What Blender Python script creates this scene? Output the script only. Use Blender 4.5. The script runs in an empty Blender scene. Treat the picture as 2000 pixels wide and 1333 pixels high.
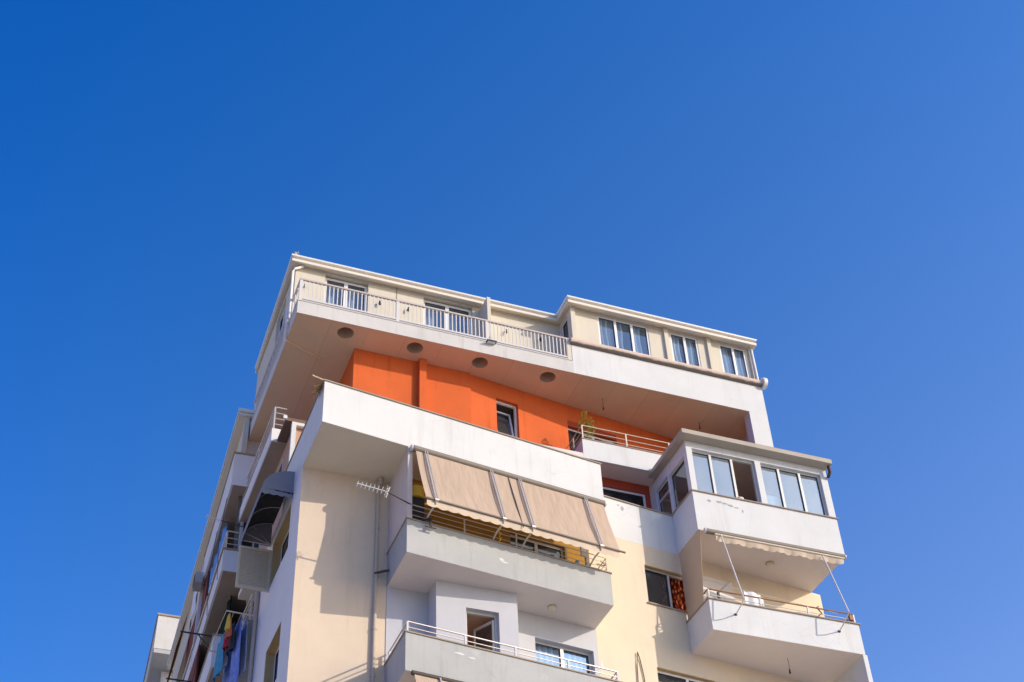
import bpy, bmesh, math, random
from mathutils import Vector, Matrix
from mathutils.geometry import tessellate_polygon
random.seed(7)
R = math.radians
SC = bpy.context.scene
COL = SC.collection

# ---------------------------------------------------------------- camera
# World: camera at the origin, X along the street front, Y into the building, Z up; ground 1.6 m below the lens.
PITCH, YAW, ROLL = R(41.975), R(22.616), R(-3.005)
cam = bpy.data.cameras.new('camera'); cam.lens = 50; cam.sensor_width = 36
cam.clip_start = 0.1; cam.clip_end = 5000
co = bpy.data.objects.new('camera', cam); COL.objects.link(co)
_f = Vector((math.sin(YAW)*math.cos(PITCH), math.cos(YAW)*math.cos(PITCH), math.sin(PITCH)))
_r = Vector((math.cos(YAW), -math.sin(YAW), 0)); _u = _r.cross(_f)
_r2 = math.cos(ROLL)*_r + math.sin(ROLL)*_u; _u2 = -math.sin(ROLL)*_r + math.cos(ROLL)*_u
co.matrix_world = Matrix(((_r2.x, _u2.x, -_f.x, 0), (_r2.y, _u2.y, -_f.y, 0), (_r2.z, _u2.z, -_f.z, 0), (0, 0, 0, 1)))
SC.camera = co

# ---------------------------------------------------------------- sky, sun, exposure
SUN = Vector((0.643, -0.647, 0.402)).normalized()
ELEV = math.asin(SUN.z); AZ = math.atan2(SUN.x, SUN.y)
w = bpy.data.worlds.new('World'); SC.world = w; w.use_nodes = True
nt = w.node_tree; bg = nt.nodes['Background']
sky = nt.nodes.new('ShaderNodeTexSky'); sky.sky_type = 'NISHITA'; sky.sun_disc = False
sky.sun_elevation = ELEV; sky.sun_rotation = AZ
sky.altitude = 0; sky.air_density = 1.0; sky.dust_density = 1.0; sky.ozone_density = 3.0
# fitted tint: each channel of the physical sky is scaled by direction (world axes)
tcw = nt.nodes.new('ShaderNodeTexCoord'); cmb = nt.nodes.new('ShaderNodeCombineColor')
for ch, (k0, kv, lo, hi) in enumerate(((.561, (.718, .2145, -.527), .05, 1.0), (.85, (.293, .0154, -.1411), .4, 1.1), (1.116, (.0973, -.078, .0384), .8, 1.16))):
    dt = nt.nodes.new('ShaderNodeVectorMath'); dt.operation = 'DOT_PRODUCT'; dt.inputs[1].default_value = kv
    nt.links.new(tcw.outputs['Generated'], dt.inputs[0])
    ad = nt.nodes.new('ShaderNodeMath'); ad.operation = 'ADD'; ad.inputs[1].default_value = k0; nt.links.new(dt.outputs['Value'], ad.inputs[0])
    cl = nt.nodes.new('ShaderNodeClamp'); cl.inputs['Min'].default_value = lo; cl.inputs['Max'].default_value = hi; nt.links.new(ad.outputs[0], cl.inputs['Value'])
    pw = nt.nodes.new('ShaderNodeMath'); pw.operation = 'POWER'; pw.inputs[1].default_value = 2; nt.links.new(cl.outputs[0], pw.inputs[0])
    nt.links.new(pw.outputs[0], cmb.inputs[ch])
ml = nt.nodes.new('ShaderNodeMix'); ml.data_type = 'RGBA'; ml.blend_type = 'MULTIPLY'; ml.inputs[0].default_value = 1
# tint added towards and away from the sun sets the walls' shade colour
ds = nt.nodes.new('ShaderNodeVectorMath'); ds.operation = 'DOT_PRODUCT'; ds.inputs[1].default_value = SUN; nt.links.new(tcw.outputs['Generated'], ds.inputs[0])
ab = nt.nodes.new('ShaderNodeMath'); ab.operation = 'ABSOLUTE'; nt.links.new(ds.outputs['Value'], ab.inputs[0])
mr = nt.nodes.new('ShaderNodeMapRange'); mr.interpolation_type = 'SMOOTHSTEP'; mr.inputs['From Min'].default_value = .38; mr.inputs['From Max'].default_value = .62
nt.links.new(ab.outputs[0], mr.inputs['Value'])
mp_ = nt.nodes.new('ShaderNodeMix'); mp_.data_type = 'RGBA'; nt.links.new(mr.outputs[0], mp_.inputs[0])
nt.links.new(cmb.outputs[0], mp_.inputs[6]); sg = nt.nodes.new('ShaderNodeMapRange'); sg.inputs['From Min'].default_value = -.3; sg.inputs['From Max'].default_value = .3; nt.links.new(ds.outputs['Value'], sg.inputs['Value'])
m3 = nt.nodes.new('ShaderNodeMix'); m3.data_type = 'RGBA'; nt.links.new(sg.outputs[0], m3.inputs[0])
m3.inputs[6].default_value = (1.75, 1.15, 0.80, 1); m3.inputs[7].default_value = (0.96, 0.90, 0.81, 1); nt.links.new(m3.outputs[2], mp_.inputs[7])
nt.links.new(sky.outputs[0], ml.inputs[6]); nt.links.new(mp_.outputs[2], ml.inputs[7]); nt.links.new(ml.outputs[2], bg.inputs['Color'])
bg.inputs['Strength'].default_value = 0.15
sl = bpy.data.lights.new('sun', 'SUN'); sl.energy = 2.27; sl.angle = R(0.53); sl.color = (1.0, 0.9, 0.78)
so = bpy.data.objects.new('sun', sl); COL.objects.link(so)
so.rotation_euler = SUN.to_track_quat('Z', 'Y').to_euler(); so.location = SUN*80
SC.view_settings.view_transform = 'Standard'; SC.view_settings.look = 'None'
SC.view_settings.exposure = 0.5; SC.view_settings.gamma = 1.0; SC.view_settings.use_curve_mapping = False
SC.cycles.max_bounces = 8; SC.cycles.diffuse_bounces = 5; SC.cycles.transparent_max_bounces = 12

# ---------------------------------------------------------------- materials
def plaster(name, rgb, var=0.06, streak=0.10, rough=0.9, bump=0.3, patch=0.0, patch_rgb=(.45, .42, .38), crack=0.0):
    m = bpy.data.materials.new(name); m.use_nodes = True
    n = m.node_tree.nodes; l = m.node_tree.links; b = n['Principled BSDF']
    b.inputs['Roughness'].default_value = rough; b.inputs['Specular IOR Level'].default_value = 0.25
    tc = n.new('ShaderNodeTexCoord')
    def noise(scale, vec=None, detail=5, rgh=.6):
        t = n.new('ShaderNodeTexNoise'); t.inputs['Scale'].default_value = scale
        t.inputs['Detail'].default_value = detail; t.inputs['Roughness'].default_value = rgh
        l.new(vec or tc.outputs['Object'], t.inputs['Vector']); return t.outputs['Fac']
    def ramp(fac, lo, hi):
        r = n.new('ShaderNodeMapRange'); r.inputs['From Min'].default_value = lo; r.inputs['From Max'].default_value = hi
        l.new(fac, r.inputs['Value']); return r.outputs[0]
    def mix(fac, a, c, scale=1.0):
        x = n.new('ShaderNodeMix'); x.data_type = 'RGBA'
        if scale != 1.0:
            q = n.new('ShaderNodeMath'); q.operation = 'MULTIPLY'; q.inputs[1].default_value = scale
            l.new(fac, q.inputs[0]); fac = q.outputs[0]
        l.new(fac, x.inputs[0])
        if isinstance(a, tuple): x.inputs[6].default_value = (*a, 1)
        else: l.new(a, x.inputs[6])
        x.inputs[7].default_value = (*c, 1)
        return x.outputs[2]
    dark = tuple(v*(1-2.2*var) for v in rgb)
    c = mix(ramp(noise(0.9), .35, .7), rgb, dark)
    c = mix(ramp(noise(9, detail=8), .45, .75), c, tuple(v*.8 for v in rgb), var*3)
    if streak:
        mp = n.new('ShaderNodeMapping'); mp.inputs['Scale'].default_value = (2.6, 2.6, 0.22)
        l.new(tc.outputs['Object'], mp.inputs['Vector'])
        c = mix(ramp(noise(1.6, mp.outputs[0], 6, .65), .54, .74), c, tuple(v*k for v, k in zip(rgb, (.62, .58, .52))), streak*3)
    if patch:
        c = mix(ramp(noise(2.3, detail=7, rgh=.7), .66-.05, .70), c, patch_rgb, patch)
    if crack:
        vo = n.new('ShaderNodeTexVoronoi'); vo.feature = 'DISTANCE_TO_EDGE'; vo.inputs['Scale'].default_value = .75
        wv = n.new('ShaderNodeVectorMath'); wv.operation = 'ADD'; nn = n.new('ShaderNodeTexNoise'); nn.inputs['Scale'].default_value = 3; nn.inputs['Detail'].default_value = 5
        l.new(tc.outputs['Object'], nn.inputs['Vector']); sc_ = n.new('ShaderNodeVectorMath'); sc_.operation = 'SCALE'; sc_.inputs['Scale'].default_value = .5
        l.new(nn.outputs['Color'], sc_.inputs[0]); l.new(tc.outputs['Object'], wv.inputs[0]); l.new(sc_.outputs[0], wv.inputs[1]); l.new(wv.outputs[0], vo.inputs['Vector'])
        lt = ramp(vo.outputs['Distance'], .010, .003); mk = ramp(noise(.8), .52, .6)
        mm = n.new('ShaderNodeMath'); mm.operation = 'MULTIPLY'; l.new(lt, mm.inputs[0]); l.new(mk, mm.inputs[1])
        c = mix(mm.outputs[0], c, tuple(v*.55 for v in rgb), crack)
    l.new(c, b.inputs['Base Color'])
    if bump:
        bp = n.new('ShaderNodeBump'); bp.inputs['Strength'].default_value = bump; bp.inputs['Distance'].default_value = 0.01
        l.new(noise(38, detail=6), bp.inputs['Height']); l.new(bp.outputs[0], b.inputs['Normal'])
    return m

def plain(name, rgb, rough=0.5, metal=0.0, spec=0.4, var=0.12, scale=6.0, trans=0.0, stretch=None, bump=0):
    m = bpy.data.materials.new(name); m.use_nodes = True
    n = m.node_tree.nodes; l = m.node_tree.links; b = n['Principled BSDF']
    b.inputs['Roughness'].default_value = rough; b.inputs['Metallic'].default_value = metal
    b.inputs['Specular IOR Level'].default_value = spec
    t = n.new('ShaderNodeTexNoise'); t.inputs['Scale'].default_value = scale; t.inputs['Detail'].default_value = 6
    tc = n.new('ShaderNodeTexCoord'); vec = tc.outputs['Object']
    if stretch:
        mp = n.new('ShaderNodeMapping'); mp.inputs['Scale'].default_value = stretch; l.new(vec, mp.inputs['Vector']); vec = mp.outputs[0]
    l.new(vec, t.inputs['Vector'])
    if bump:
        bp = n.new('ShaderNodeBump'); bp.inputs['Strength'].default_value = bump; bp.inputs['Distance'].default_value = .08
        l.new(t.outputs['Fac'], bp.inputs['Height']); l.new(bp.outputs[0], b.inputs['Normal'])
    x = n.new('ShaderNodeMix'); x.data_type = 'RGBA'; l.new(t.outputs['Fac'], x.inputs[0])
    x.inputs[6].default_value = (*[min(1, v*(1+var)) for v in rgb], 1); x.inputs[7].default_value = (*[v*(1-var) for v in rgb], 1)
    l.new(x.outputs[2], b.inputs['Base Color'])
    if trans:
        tr = n.new('ShaderNodeBsdfTranslucent'); l.new(x.outputs[2], tr.inputs['Color'])
        ms = n.new('ShaderNodeMixShader'); ms.inputs[0].default_value = trans
        l.new(b.outputs[0], ms.inputs[1]); l.new(tr.outputs[0], ms.inputs[2])
        l.new(ms.outputs[0], n['Material Output'].inputs['Surface'])
    return m

def glass(name, tint=(.75, .82, .88), refl=0.14, veil=0.0, gcol=(.72, .84, 1)):
    m = bpy.data.materials.new(name); m.use_nodes = True
    n = m.node_tree.nodes; l = m.node_tree.links; n.remove(n['Principled BSDF'])
    tr = n.new('ShaderNodeBsdfTransparent'); tr.inputs['Color'].default_value = (*tint, 1)
    gl = n.new('ShaderNodeBsdfGlossy'); gl.inputs['Roughness'].default_value = 0.015; gl.inputs['Color'].default_value = (*gcol, 1)
    tc = n.new('ShaderNodeTexCoord'); nz = n.new('ShaderNodeTexNoise'); nz.inputs['Scale'].default_value = 1.3; nz.inputs['Detail'].default_value = 2
    l.new(tc.outputs['Object'], nz.inputs['Vector'])
    bp = n.new('ShaderNodeBump'); bp.inputs['Strength'].default_value = .12; bp.inputs['Distance'].default_value = .02
    l.new(nz.outputs['Fac'], bp.inputs['Height']); l.new(bp.outputs[0], gl.inputs['Normal'])
    fr = n.new('ShaderNodeLayerWeight'); fr.inputs['Blend'].default_value = .5
    p5 = n.new('ShaderNodeMath'); p5.operation = 'POWER'; p5.inputs[1].default_value = 4; l.new(fr.outputs['Facing'], p5.inputs[0])
    ad = n.new('ShaderNodeMath'); ad.operation = 'ADD'; ad.use_clamp = True; oi = n.new('ShaderNodeObjectInfo'); rv = n.new('ShaderNodeMath'); rv.operation = 'MULTIPLY_ADD'; rv.inputs[1].default_value = .16; rv.inputs[2].default_value = refl-.04; l.new(oi.outputs['Random'], rv.inputs[0]); l.new(rv.outputs[0], ad.inputs[1])
    l.new(p5.outputs[0], ad.inputs[0])
    ms = n.new('ShaderNodeMixShader'); l.new(ad.outputs[0], ms.inputs[0]); l.new(tr.outputs[0], ms.inputs[1]); l.new(gl.outputs[0], ms.inputs[2])
    out = ms.outputs[0]
    if veil:   # pale, uneven diffuse film over the pane
        df = n.new('ShaderNodeBsdfDiffuse'); df.inputs['Color'].default_value = (.75, .78, .82, 1)
        nz2 = n.new('ShaderNodeTexNoise'); nz2.inputs['Scale'].default_value = 2.2; nz2.inputs['Detail'].default_value = 5
        l.new(tc.outputs['Object'], nz2.inputs['Vector'])
        mu = n.new('ShaderNodeMath'); mu.operation = 'MULTIPLY'; mu.inputs[1].default_value = veil*2
        l.new(nz2.outputs['Fac'], mu.inputs[0])
        m2 = n.new('ShaderNodeMixShader'); l.new(mu.outputs[0], m2.inputs[0]); l.new(out, m2.inputs[1]); l.new(df.outputs[0], m2.inputs[2]); out = m2.outputs[0]
    l.new(out, n['Material Output'].inputs['Surface'])
    return m

M = {}
M['white'] = plaster('white_render', (.72, .715, .70), .035, .10, crack=.22, patch=.3, patch_rgb=(.62, .60, .57))
M['white_worn'] = plaster('worn_white_render', (.66, .635, .60), .05, .16, patch=.3, patch_rgb=(.5, .46, .41))
M['cream'] = plaster('cream_render', (.74, .60, .45), .035, .08, crack=.14)
M['cream_warm'] = plaster('warm_cream_render', (.79, .66, .49), .035, .08, crack=.14)
M['pent'] = plaster('penthouse_cream_render', (.69, .625, .505), .035, .07)
M['grey'] = plaster('grey_render', (.47, .47, .455), .05, .16, crack=.2, patch=.3, patch_rgb=(.62, .62, .6))
M['lilac'] = plaster('pale_lilac_render', (.58, .575, .60), .03, .04)
M['side'] = plaster('side_white_render', (.80, .76, .75), .03, .06)
M['pink'] = plaster('pinkish_render', (.70, .60, .54), .03, .05)
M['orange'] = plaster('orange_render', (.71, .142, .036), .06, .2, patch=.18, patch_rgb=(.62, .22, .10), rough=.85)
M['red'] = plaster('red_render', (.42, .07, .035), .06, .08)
M['soffit'] = plaster('peach_soffit', (.87, .66, .43), .04, 0)
M['soffit_w'] = plaster('pale_soffit', (.80, .72, .66), .03, 0)
M['soffit_o'] = plaster('olive_soffit', (.80, .71, .55), .04, 0)
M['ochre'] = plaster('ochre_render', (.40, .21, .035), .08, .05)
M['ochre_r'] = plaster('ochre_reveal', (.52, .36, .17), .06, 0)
M['bounce_dark'] = plaster('dark_bounce_floor', (.10, .065, .05), .1, 0)  # unseen floor, kept dark so little light bounces onto the orange wall
M['bounce_pale'] = plaster('pale_bounce_floor', (.62, .46, .34), .08, 0)  # unseen floor, made pale to throw light up at the top soffit
M['bare'] = plaster('bare_grey_plaster', (.46, .42, .39), .1, 0)
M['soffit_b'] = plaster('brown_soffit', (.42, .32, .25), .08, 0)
M['brownpink'] = plaster('brown_pink_render', (.52, .33, .24), .06, .05)
M['bronze_s'] = plaster('dark_brown_roof', (.20, .13, .10), .1, 0)
M['roller'] = plain('brown_grey_roller', (.22, .18, .145), .55, var=.12)
M['beige'] = plaster('beige_render', (.66, .50, .33), .05, .05)
M['stone'] = plaster('stone_coping', (.42, .34, .27), .12, .1)
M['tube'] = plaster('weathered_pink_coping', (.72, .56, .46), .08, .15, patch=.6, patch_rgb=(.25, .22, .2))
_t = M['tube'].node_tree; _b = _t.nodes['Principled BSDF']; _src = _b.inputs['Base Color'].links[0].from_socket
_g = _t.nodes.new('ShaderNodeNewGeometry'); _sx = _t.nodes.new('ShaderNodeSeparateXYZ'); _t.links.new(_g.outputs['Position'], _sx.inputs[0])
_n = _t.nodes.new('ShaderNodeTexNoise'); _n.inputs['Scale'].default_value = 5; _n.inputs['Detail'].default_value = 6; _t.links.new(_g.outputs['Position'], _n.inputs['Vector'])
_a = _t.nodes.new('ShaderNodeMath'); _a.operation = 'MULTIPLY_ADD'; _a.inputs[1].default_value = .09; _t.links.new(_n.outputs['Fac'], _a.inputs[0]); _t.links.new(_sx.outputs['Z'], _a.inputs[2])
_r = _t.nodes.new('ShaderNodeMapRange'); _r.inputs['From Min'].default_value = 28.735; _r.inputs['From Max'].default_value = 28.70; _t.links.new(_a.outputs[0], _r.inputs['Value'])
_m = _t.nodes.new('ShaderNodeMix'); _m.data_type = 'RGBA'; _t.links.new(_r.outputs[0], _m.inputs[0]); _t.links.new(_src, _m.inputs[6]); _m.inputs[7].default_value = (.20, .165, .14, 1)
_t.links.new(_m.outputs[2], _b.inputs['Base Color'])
_t = M['soffit'].node_tree; _b = _t.nodes['Principled BSDF']; _src = _b.inputs['Base Color'].links[0].from_socket
_g = _t.nodes.new('ShaderNodeNewGeometry'); _sx = _t.nodes.new('ShaderNodeSeparateXYZ'); _t.links.new(_g.outputs['Position'], _sx.inputs[0])
_d = _t.nodes.new('ShaderNodeMath'); _d.operation = 'DIVIDE'; _d.inputs[1].default_value = 1.1; _t.links.new(_sx.outputs['X'], _d.inputs[0])
_fl = _t.nodes.new('ShaderNodeMath'); _fl.operation = 'FLOOR'; _t.links.new(_d.outputs[0], _fl.inputs[0])
_w = _t.nodes.new('ShaderNodeTexWhiteNoise'); _w.noise_dimensions = '1D'; _t.links.new(_fl.outputs[0], _w.inputs['W'])
_fr = _t.nodes.new('ShaderNodeMath'); _fr.operation = 'FRACT'; _t.links.new(_d.outputs[0], _fr.inputs[0])
_lt = _t.nodes.new('ShaderNodeMath'); _lt.operation = 'LESS_THAN'; _lt.inputs[1].default_value = .022; _t.links.new(_fr.outputs[0], _lt.inputs[0])
_s = _t.nodes.new('ShaderNodeMath'); _s.operation = 'MULTIPLY_ADD'; _s.inputs[1].default_value = .16; _t.links.new(_w.outputs['Value'], _s.inputs[0])
_q = _t.nodes.new('ShaderNodeMath'); _q.operation = 'MULTIPLY'; _q.inputs[1].default_value = .25; _t.links.new(_lt.outputs[0], _q.inputs[0]); _t.links.new(_q.outputs[0], _s.inputs[2])
_m = _t.nodes.new('ShaderNodeMix'); _m.data_type = 'RGBA'; _t.links.new(_s.outputs[0], _m.inputs[0]); _t.links.new(_src, _m.inputs[6]); _m.inputs[7].default_value = (.45, .33, .22, 1)
_t.links.new(_m.outputs[2], _b.inputs['Base Color'])
M['concrete'] = plaster('roof_concrete', (.50, .44, .36), .08, .1)
M['eave'] = plain('cream_eave_metal', (.78, .70, .58), .45, var=.05)
M['gutter'] = plain('white_gutter', (.80, .78, .74), .35, var=.04)
M['pvc'] = plain('white_window_frame', (.82, .81, .80), .3, var=.03)
M['alu'] = plain('old_aluminium_frame', (.62, .60, .56), .4, metal=.1, var=.06)
M['rail_w'] = plain('white_painted_metal', (.66, .63, .61), .45, var=.06)
M['rail_h'] = plain('pinkish_grey_handrail', (.52, .45, .42), .5, var=.08)
M['rail_c'] = plain('cream_painted_metal', (.70, .62, .48), .45, var=.1)
M['rail_s'] = plain('brushed_steel', (.62, .57, .55), .35, metal=.5, var=.05)
M['rail_r'] = plain('rusty_brown_metal', (.30, .14, .06), .6, var=.3, scale=14)
M['dark'] = plain('black_metal', (.03, .03, .032), .5)
M['bronze'] = plain('dark_bronze', (.07, .05, .04), .6)
M['pipe'] = plain('grey_beige_pipe', (.52, .44, .36), .75, spec=.2, var=.08)
M['fabric'] = plain('beige_awning_fabric', (.63, .48, .365), .95, spec=.1, var=.13, scale=2.5, trans=.22, stretch=(2.4, 2.4, .30), bump=.5)
M['fabric_c'] = plain('cream_valance_fabric', (.78, .64, .50), .95, spec=.1, var=.06, trans=.2)
M['fabric_g'] = plain('slate_grey_canopy_fabric', (.25, .25, .28), .9, spec=.1, var=.08)
M['fabric_k'] = plain('dark_canopy_lining', (.06, .06, .06), .95, spec=.05)
M['curtain'] = plain('white_net_curtain', (.78, .80, .80), .95, spec=.05, var=.05, trans=.35)
M['curtain_r'] = plain('red_flower_curtain', (.45, .10, .03), .95, spec=.05, var=.9, scale=9, trans=.2)
_m = M['curtain_r']; _t = _m.node_tree; _x = [q for q in _t.nodes if q.type == 'MIX'][0]
_v = _t.nodes.new('ShaderNodeTexVoronoi'); _v.inputs['Scale'].default_value = 7; _c = _t.nodes.new('ShaderNodeTexCoord'); _mp = _t.nodes.new('ShaderNodeMapping'); _mp.inputs['Scale'].default_value = (2, 2, 1)
_t.links.new(_c.outputs['Object'], _mp.inputs['Vector']); _t.links.new(_mp.outputs[0], _v.inputs['Vector'])
_rp = _t.nodes.new('ShaderNodeMapRange'); _rp.inputs['From Min'].default_value = .25; _rp.inputs['From Max'].default_value = .5; _t.links.new(_v.outputs['Distance'], _rp.inputs['Value'])
_t.links.new(_rp.outputs[0], _x.inputs[0]); _x.inputs[6].default_value = (.85, .22, .05, 1); _x.inputs[7].default_value = (.12, .015, .01, 1)
M['room'] = plain('room_wall', (.22, .19, .17), .95, spec=.05)
M['room_w'] = plain('warm_room_wall', (.68, .50, .40), .95, spec=.05)
M['glass'] = glass('window_glass', refl=.12)
M['glass_b'] = glass('bluish_window_glass', (.78, .86, .95), refl=.24, veil=.03, gcol=(.38, .62, 1))
M['glass_d'] = glass('dark_window_glass', (.35, .36, .38), refl=.04, veil=.03)
M['glass_e'] = glass('pale_film_balcony_glass', (.7, .8, .9), refl=.40, veil=.14, gcol=(.58, .77, 1))
M['shutter'] = plain('cream_louvre', (.66, .54, .38), .5, var=.06)
M['lampw'] = plain('lamp_glass', (.72, .66, .5), .3)
M['hole'] = plaster('grey_hole_lining', (.66, .50, .36), .1, 0)
M['leaf'] = plain('leaf_green', (.28, .33, .05), .6, var=.5, scale=20, trans=.3)
M['straw'] = plain('dry_straw', (.30, .20, .08), .9, var=.4)
M['wood'] = plain('pale_wood', (.62, .45, .28), .7)
M['yellow'] = plain('yellow_plastic', (.75, .50, .05), .5)
M['paper'] = plain('white_paper', (.80, .80, .80), .9)
M['redtrim'] = plaster('brick_red_render', (.24, .06, .045), .1, .1)
M['brown'] = plain('rusty_tarpaulin', (.22, .10, .03), .9, var=.5, scale=4)
M['blue'] = plain('blue_flower_sheet', (.20, .27, .62), .95, spec=.05, var=.7, scale=7)
M['floral'] = plain('pale_flower_sheet', (.42, .47, .66), .95, spec=.05, var=.7, scale=11)
M['teal'] = plain('teal_towel', (.10, .33, .45), .95, spec=.05, var=.2)
M['crimson'] = plain('crimson_shirt', (.45, .04, .06), .95, spec=.05)
M['coral'] = plain('coral_shirt', (.60, .17, .10), .95, spec=.05, var=.5, scale=12)
M['green_k'] = plain('dark_green_curtain', (.02, .035, .03), .95, spec=.05, var=.5)
M['skyblue'] = plain('light_blue_sheet', (.18, .38, .72), .95, spec=.05, var=.3, scale=3)
M['ground'] = plaster('paving', (.50, .46, .40), .1, 0)

# ---------------------------------------------------------------- mesh helpers
C, SN = math.cos(R(7.776)), math.sin(R(7.776)); TAN = SN/C
class Frame:
    def __init__(s, u, n): s.u = Vector((*u, 0)); s.n = Vector((*n, 0))
    def p(s, a, d, z): return s.u*a + s.n*d + Vector((0, 0, z))
B = Frame((1, 0), (0, 1))             # street front
A = Frame((C, SN), (-SN, C))          # the front that turns 7.8 degrees away
S = Frame((0, 1), (1, 0))             # left-hand side of the block
def sA(x, d): return x/C + d*TAN      # distance along A of the point with this x on plane d
yA = lambda x, d=25.0: d/C + TAN*x
yW = lambda x: yA(x, 26.148)
yO = lambda x: yA(x, 28.2)

class MB:
    def __init__(s): s.v = []; s.f = []; s.sm = []
    def add(s, pts, faces, smooth=False):
        o = len(s.v); s.v += [Vector(p) for p in pts]
        for f in faces: s.f.append([o+i for i in f]); s.sm.append(smooth)
        return s
    def poly(s, pts): return s.add(pts, [list(range(len(pts)))])
    def box(s, F, a0, a1, d0, d1, z0, z1):
        p = [F.p(a, d, z) for z in (z0, z1) for d in (d0, d1) for a in (a0, a1)]
        return s.add(p, [(0, 1, 5, 4), (2, 6, 7, 3), (0, 4, 6, 2), (1, 3, 7, 5), (4, 5, 7, 6), (0, 2, 3, 1)])
    def plan(s, pts, z0, z1):
        n = len(pts); v = [(x, y, z0) for x, y in pts] + [(x, y, z1) for x, y in pts]
        return s.add(v, [list(range(n))[::-1], list(range(n, 2*n))] + [(i, (i+1) % n, n+(i+1) % n, n+i) for i in range(n)])
    def bar(s, p0, p1, w, h=None, up=(0, 0, 1)):
        h = h or w; p0, p1 = Vector(p0), Vector(p1); t = (p1-p0).normalized(); up = Vector(up)
        if abs(t.dot(up)) > .95: up = Vector((0, 1, 0))
        a = t.cross(up).normalized()*w/2; b = a.cross(t).normalized()*h/2
        v = [q+x for q in (p0, p1) for x in (-a-b, a-b, a+b, -a+b)]
        return s.add(v, [(3, 2, 1, 0), (4, 5, 6, 7), (0, 1, 5, 4), (1, 2, 6, 5), (2, 3, 7, 6), (3, 0, 4, 7)])
    def tube(s, pts, r, n=10, cap=True):
        pts = [Vector(p) for p in pts]; rings = []
        for i, p in enumerate(pts):
            t = (pts[min(i+1, len(pts)-1)]-pts[max(i-1, 0)]).normalized()
            up = Vector((0, 0, 1)) if abs(t.z) < .9 else Vector((0, 1, 0))
            a = t.cross(up).normalized(); b = a.cross(t)
            rr = r[i] if isinstance(r, (list, tuple)) else r
            rings.append([p+(a*math.cos(k*2*math.pi/n)+b*math.sin(k*2*math.pi/n))*rr for k in range(n)])
        v = [q for g in rings for q in g]; f = []
        for i in range(len(pts)-1):
            for k in range(n): f.append((i*n+k, i*n+(k+1) % n, (i+1)*n+(k+1) % n, (i+1)*n+k))
        s.add(v, f, True)
        if cap:
            s.add(rings[0], [list(range(n))]); s.add(rings[-1], [list(range(n))])
        return s
    def grid(s, fn, nu, nv, smooth=True):
        v = [fn(i/nu, j/nv) for j in range(nv+1) for i in range(nu+1)]
        f = [(j*(nu+1)+i, j*(nu+1)+i+1, (j+1)*(nu+1)+i+1, (j+1)*(nu+1)+i) for j in range(nv) for i in range(nu)]
        return s.add(v, f, smooth)
    def build(s, name, mat, parent=None, label=None, cat=None, group=None, kind=None, solid=0.0):
        vs = s.v
        if parent is None:
            xs, ys, zs = [[q[k] for q in vs] for k in range(3)]
            loc = Vector(((min(xs)+max(xs))/2, (min(ys)+max(ys))/2, min(zs)))
        else:
            r = parent
            while r.parent: r = r.parent
            loc = r.location.copy()
        me = bpy.data.meshes.new(name)
        me.from_pydata([tuple(q-loc) for q in vs], [], s.f); me.materials.append(M[mat] if isinstance(mat, str) else mat)
        for p, q in zip(me.polygons, s.sm): p.use_smooth = q
        bm = bmesh.new(); bm.from_mesh(me); bmesh.ops.recalc_face_normals(bm, faces=bm.faces); bm.to_mesh(me); bm.free()
        o = bpy.data.objects.new(name, me); COL.objects.link(o)
        if parent is None: o.location = loc
        else: o.parent = parent
        if solid:
            q = o.modifiers.new('thickness', 'SOLIDIFY'); q.thickness = solid; q.offset = 0
        tag(o, label, cat, group, kind)
        return o
def tag(o, label=None, cat=None, group=None, kind=None):
    for k, v in (('label', label), ('category', cat), ('group', group), ('kind', kind)):
        if v: o[k] = v
    return o
def thing(name, loc, label, cat, group=None):
    o = bpy.data.objects.new(name, None); COL.objects.link(o); o.location = loc; o.empty_display_size = .3
    return tag(o, label, cat, group)

def wall(F, a0, a1, z0, z1, d, t, holes, mat, parent, name='wall', label=None):
    """a wall slab from plane d back to d+t with real openings and reveals"""
    m = MB(); us = sorted({a0, a1, *[h[0] for h in holes], *[h[1] for h in holes]}); zs = sorted({z0, z1, *[h[2] for h in holes], *[h[3] for h in holes]})
    us = [u for u in us if a0 <= u <= a1]; zs = [z for z in zs if z0 <= z <= z1]
    for i in range(len(us)-1):
        for j in range(len(zs)-1):
            cu, cz = (us[i]+us[i+1])/2, (zs[j]+zs[j+1])/2
            if any(h[0] < cu < h[1] and h[2] < cz < h[3] for h in holes): continue
            for dd in (d, d+t):
                m.poly([F.p(us[i], dd, zs[j]), F.p(us[i+1], dd, zs[j]), F.p(us[i+1], dd, zs[j+1]), F.p(us[i], dd, zs[j+1])])
    def ring(u0, u1, w0, w1):
        for (p, q) in (((u0, w0), (u1, w0)), ((u1, w0), (u1, w1)), ((u1, w1), (u0, w1)), ((u0, w1), (u0, w0))):
            m.poly([F.p(p[0], d, p[1]), F.p(q[0], d, q[1]), F.p(q[0], d+t, q[1]), F.p(p[0], d+t, p[1])])
    ring(a0, a1, z0, z1)
    for h in holes: ring(h[0], h[1], max(h[2], z0), min(h[3], z1))
    me_f = m.build(name, mat, parent, label)
    return me_f

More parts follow.
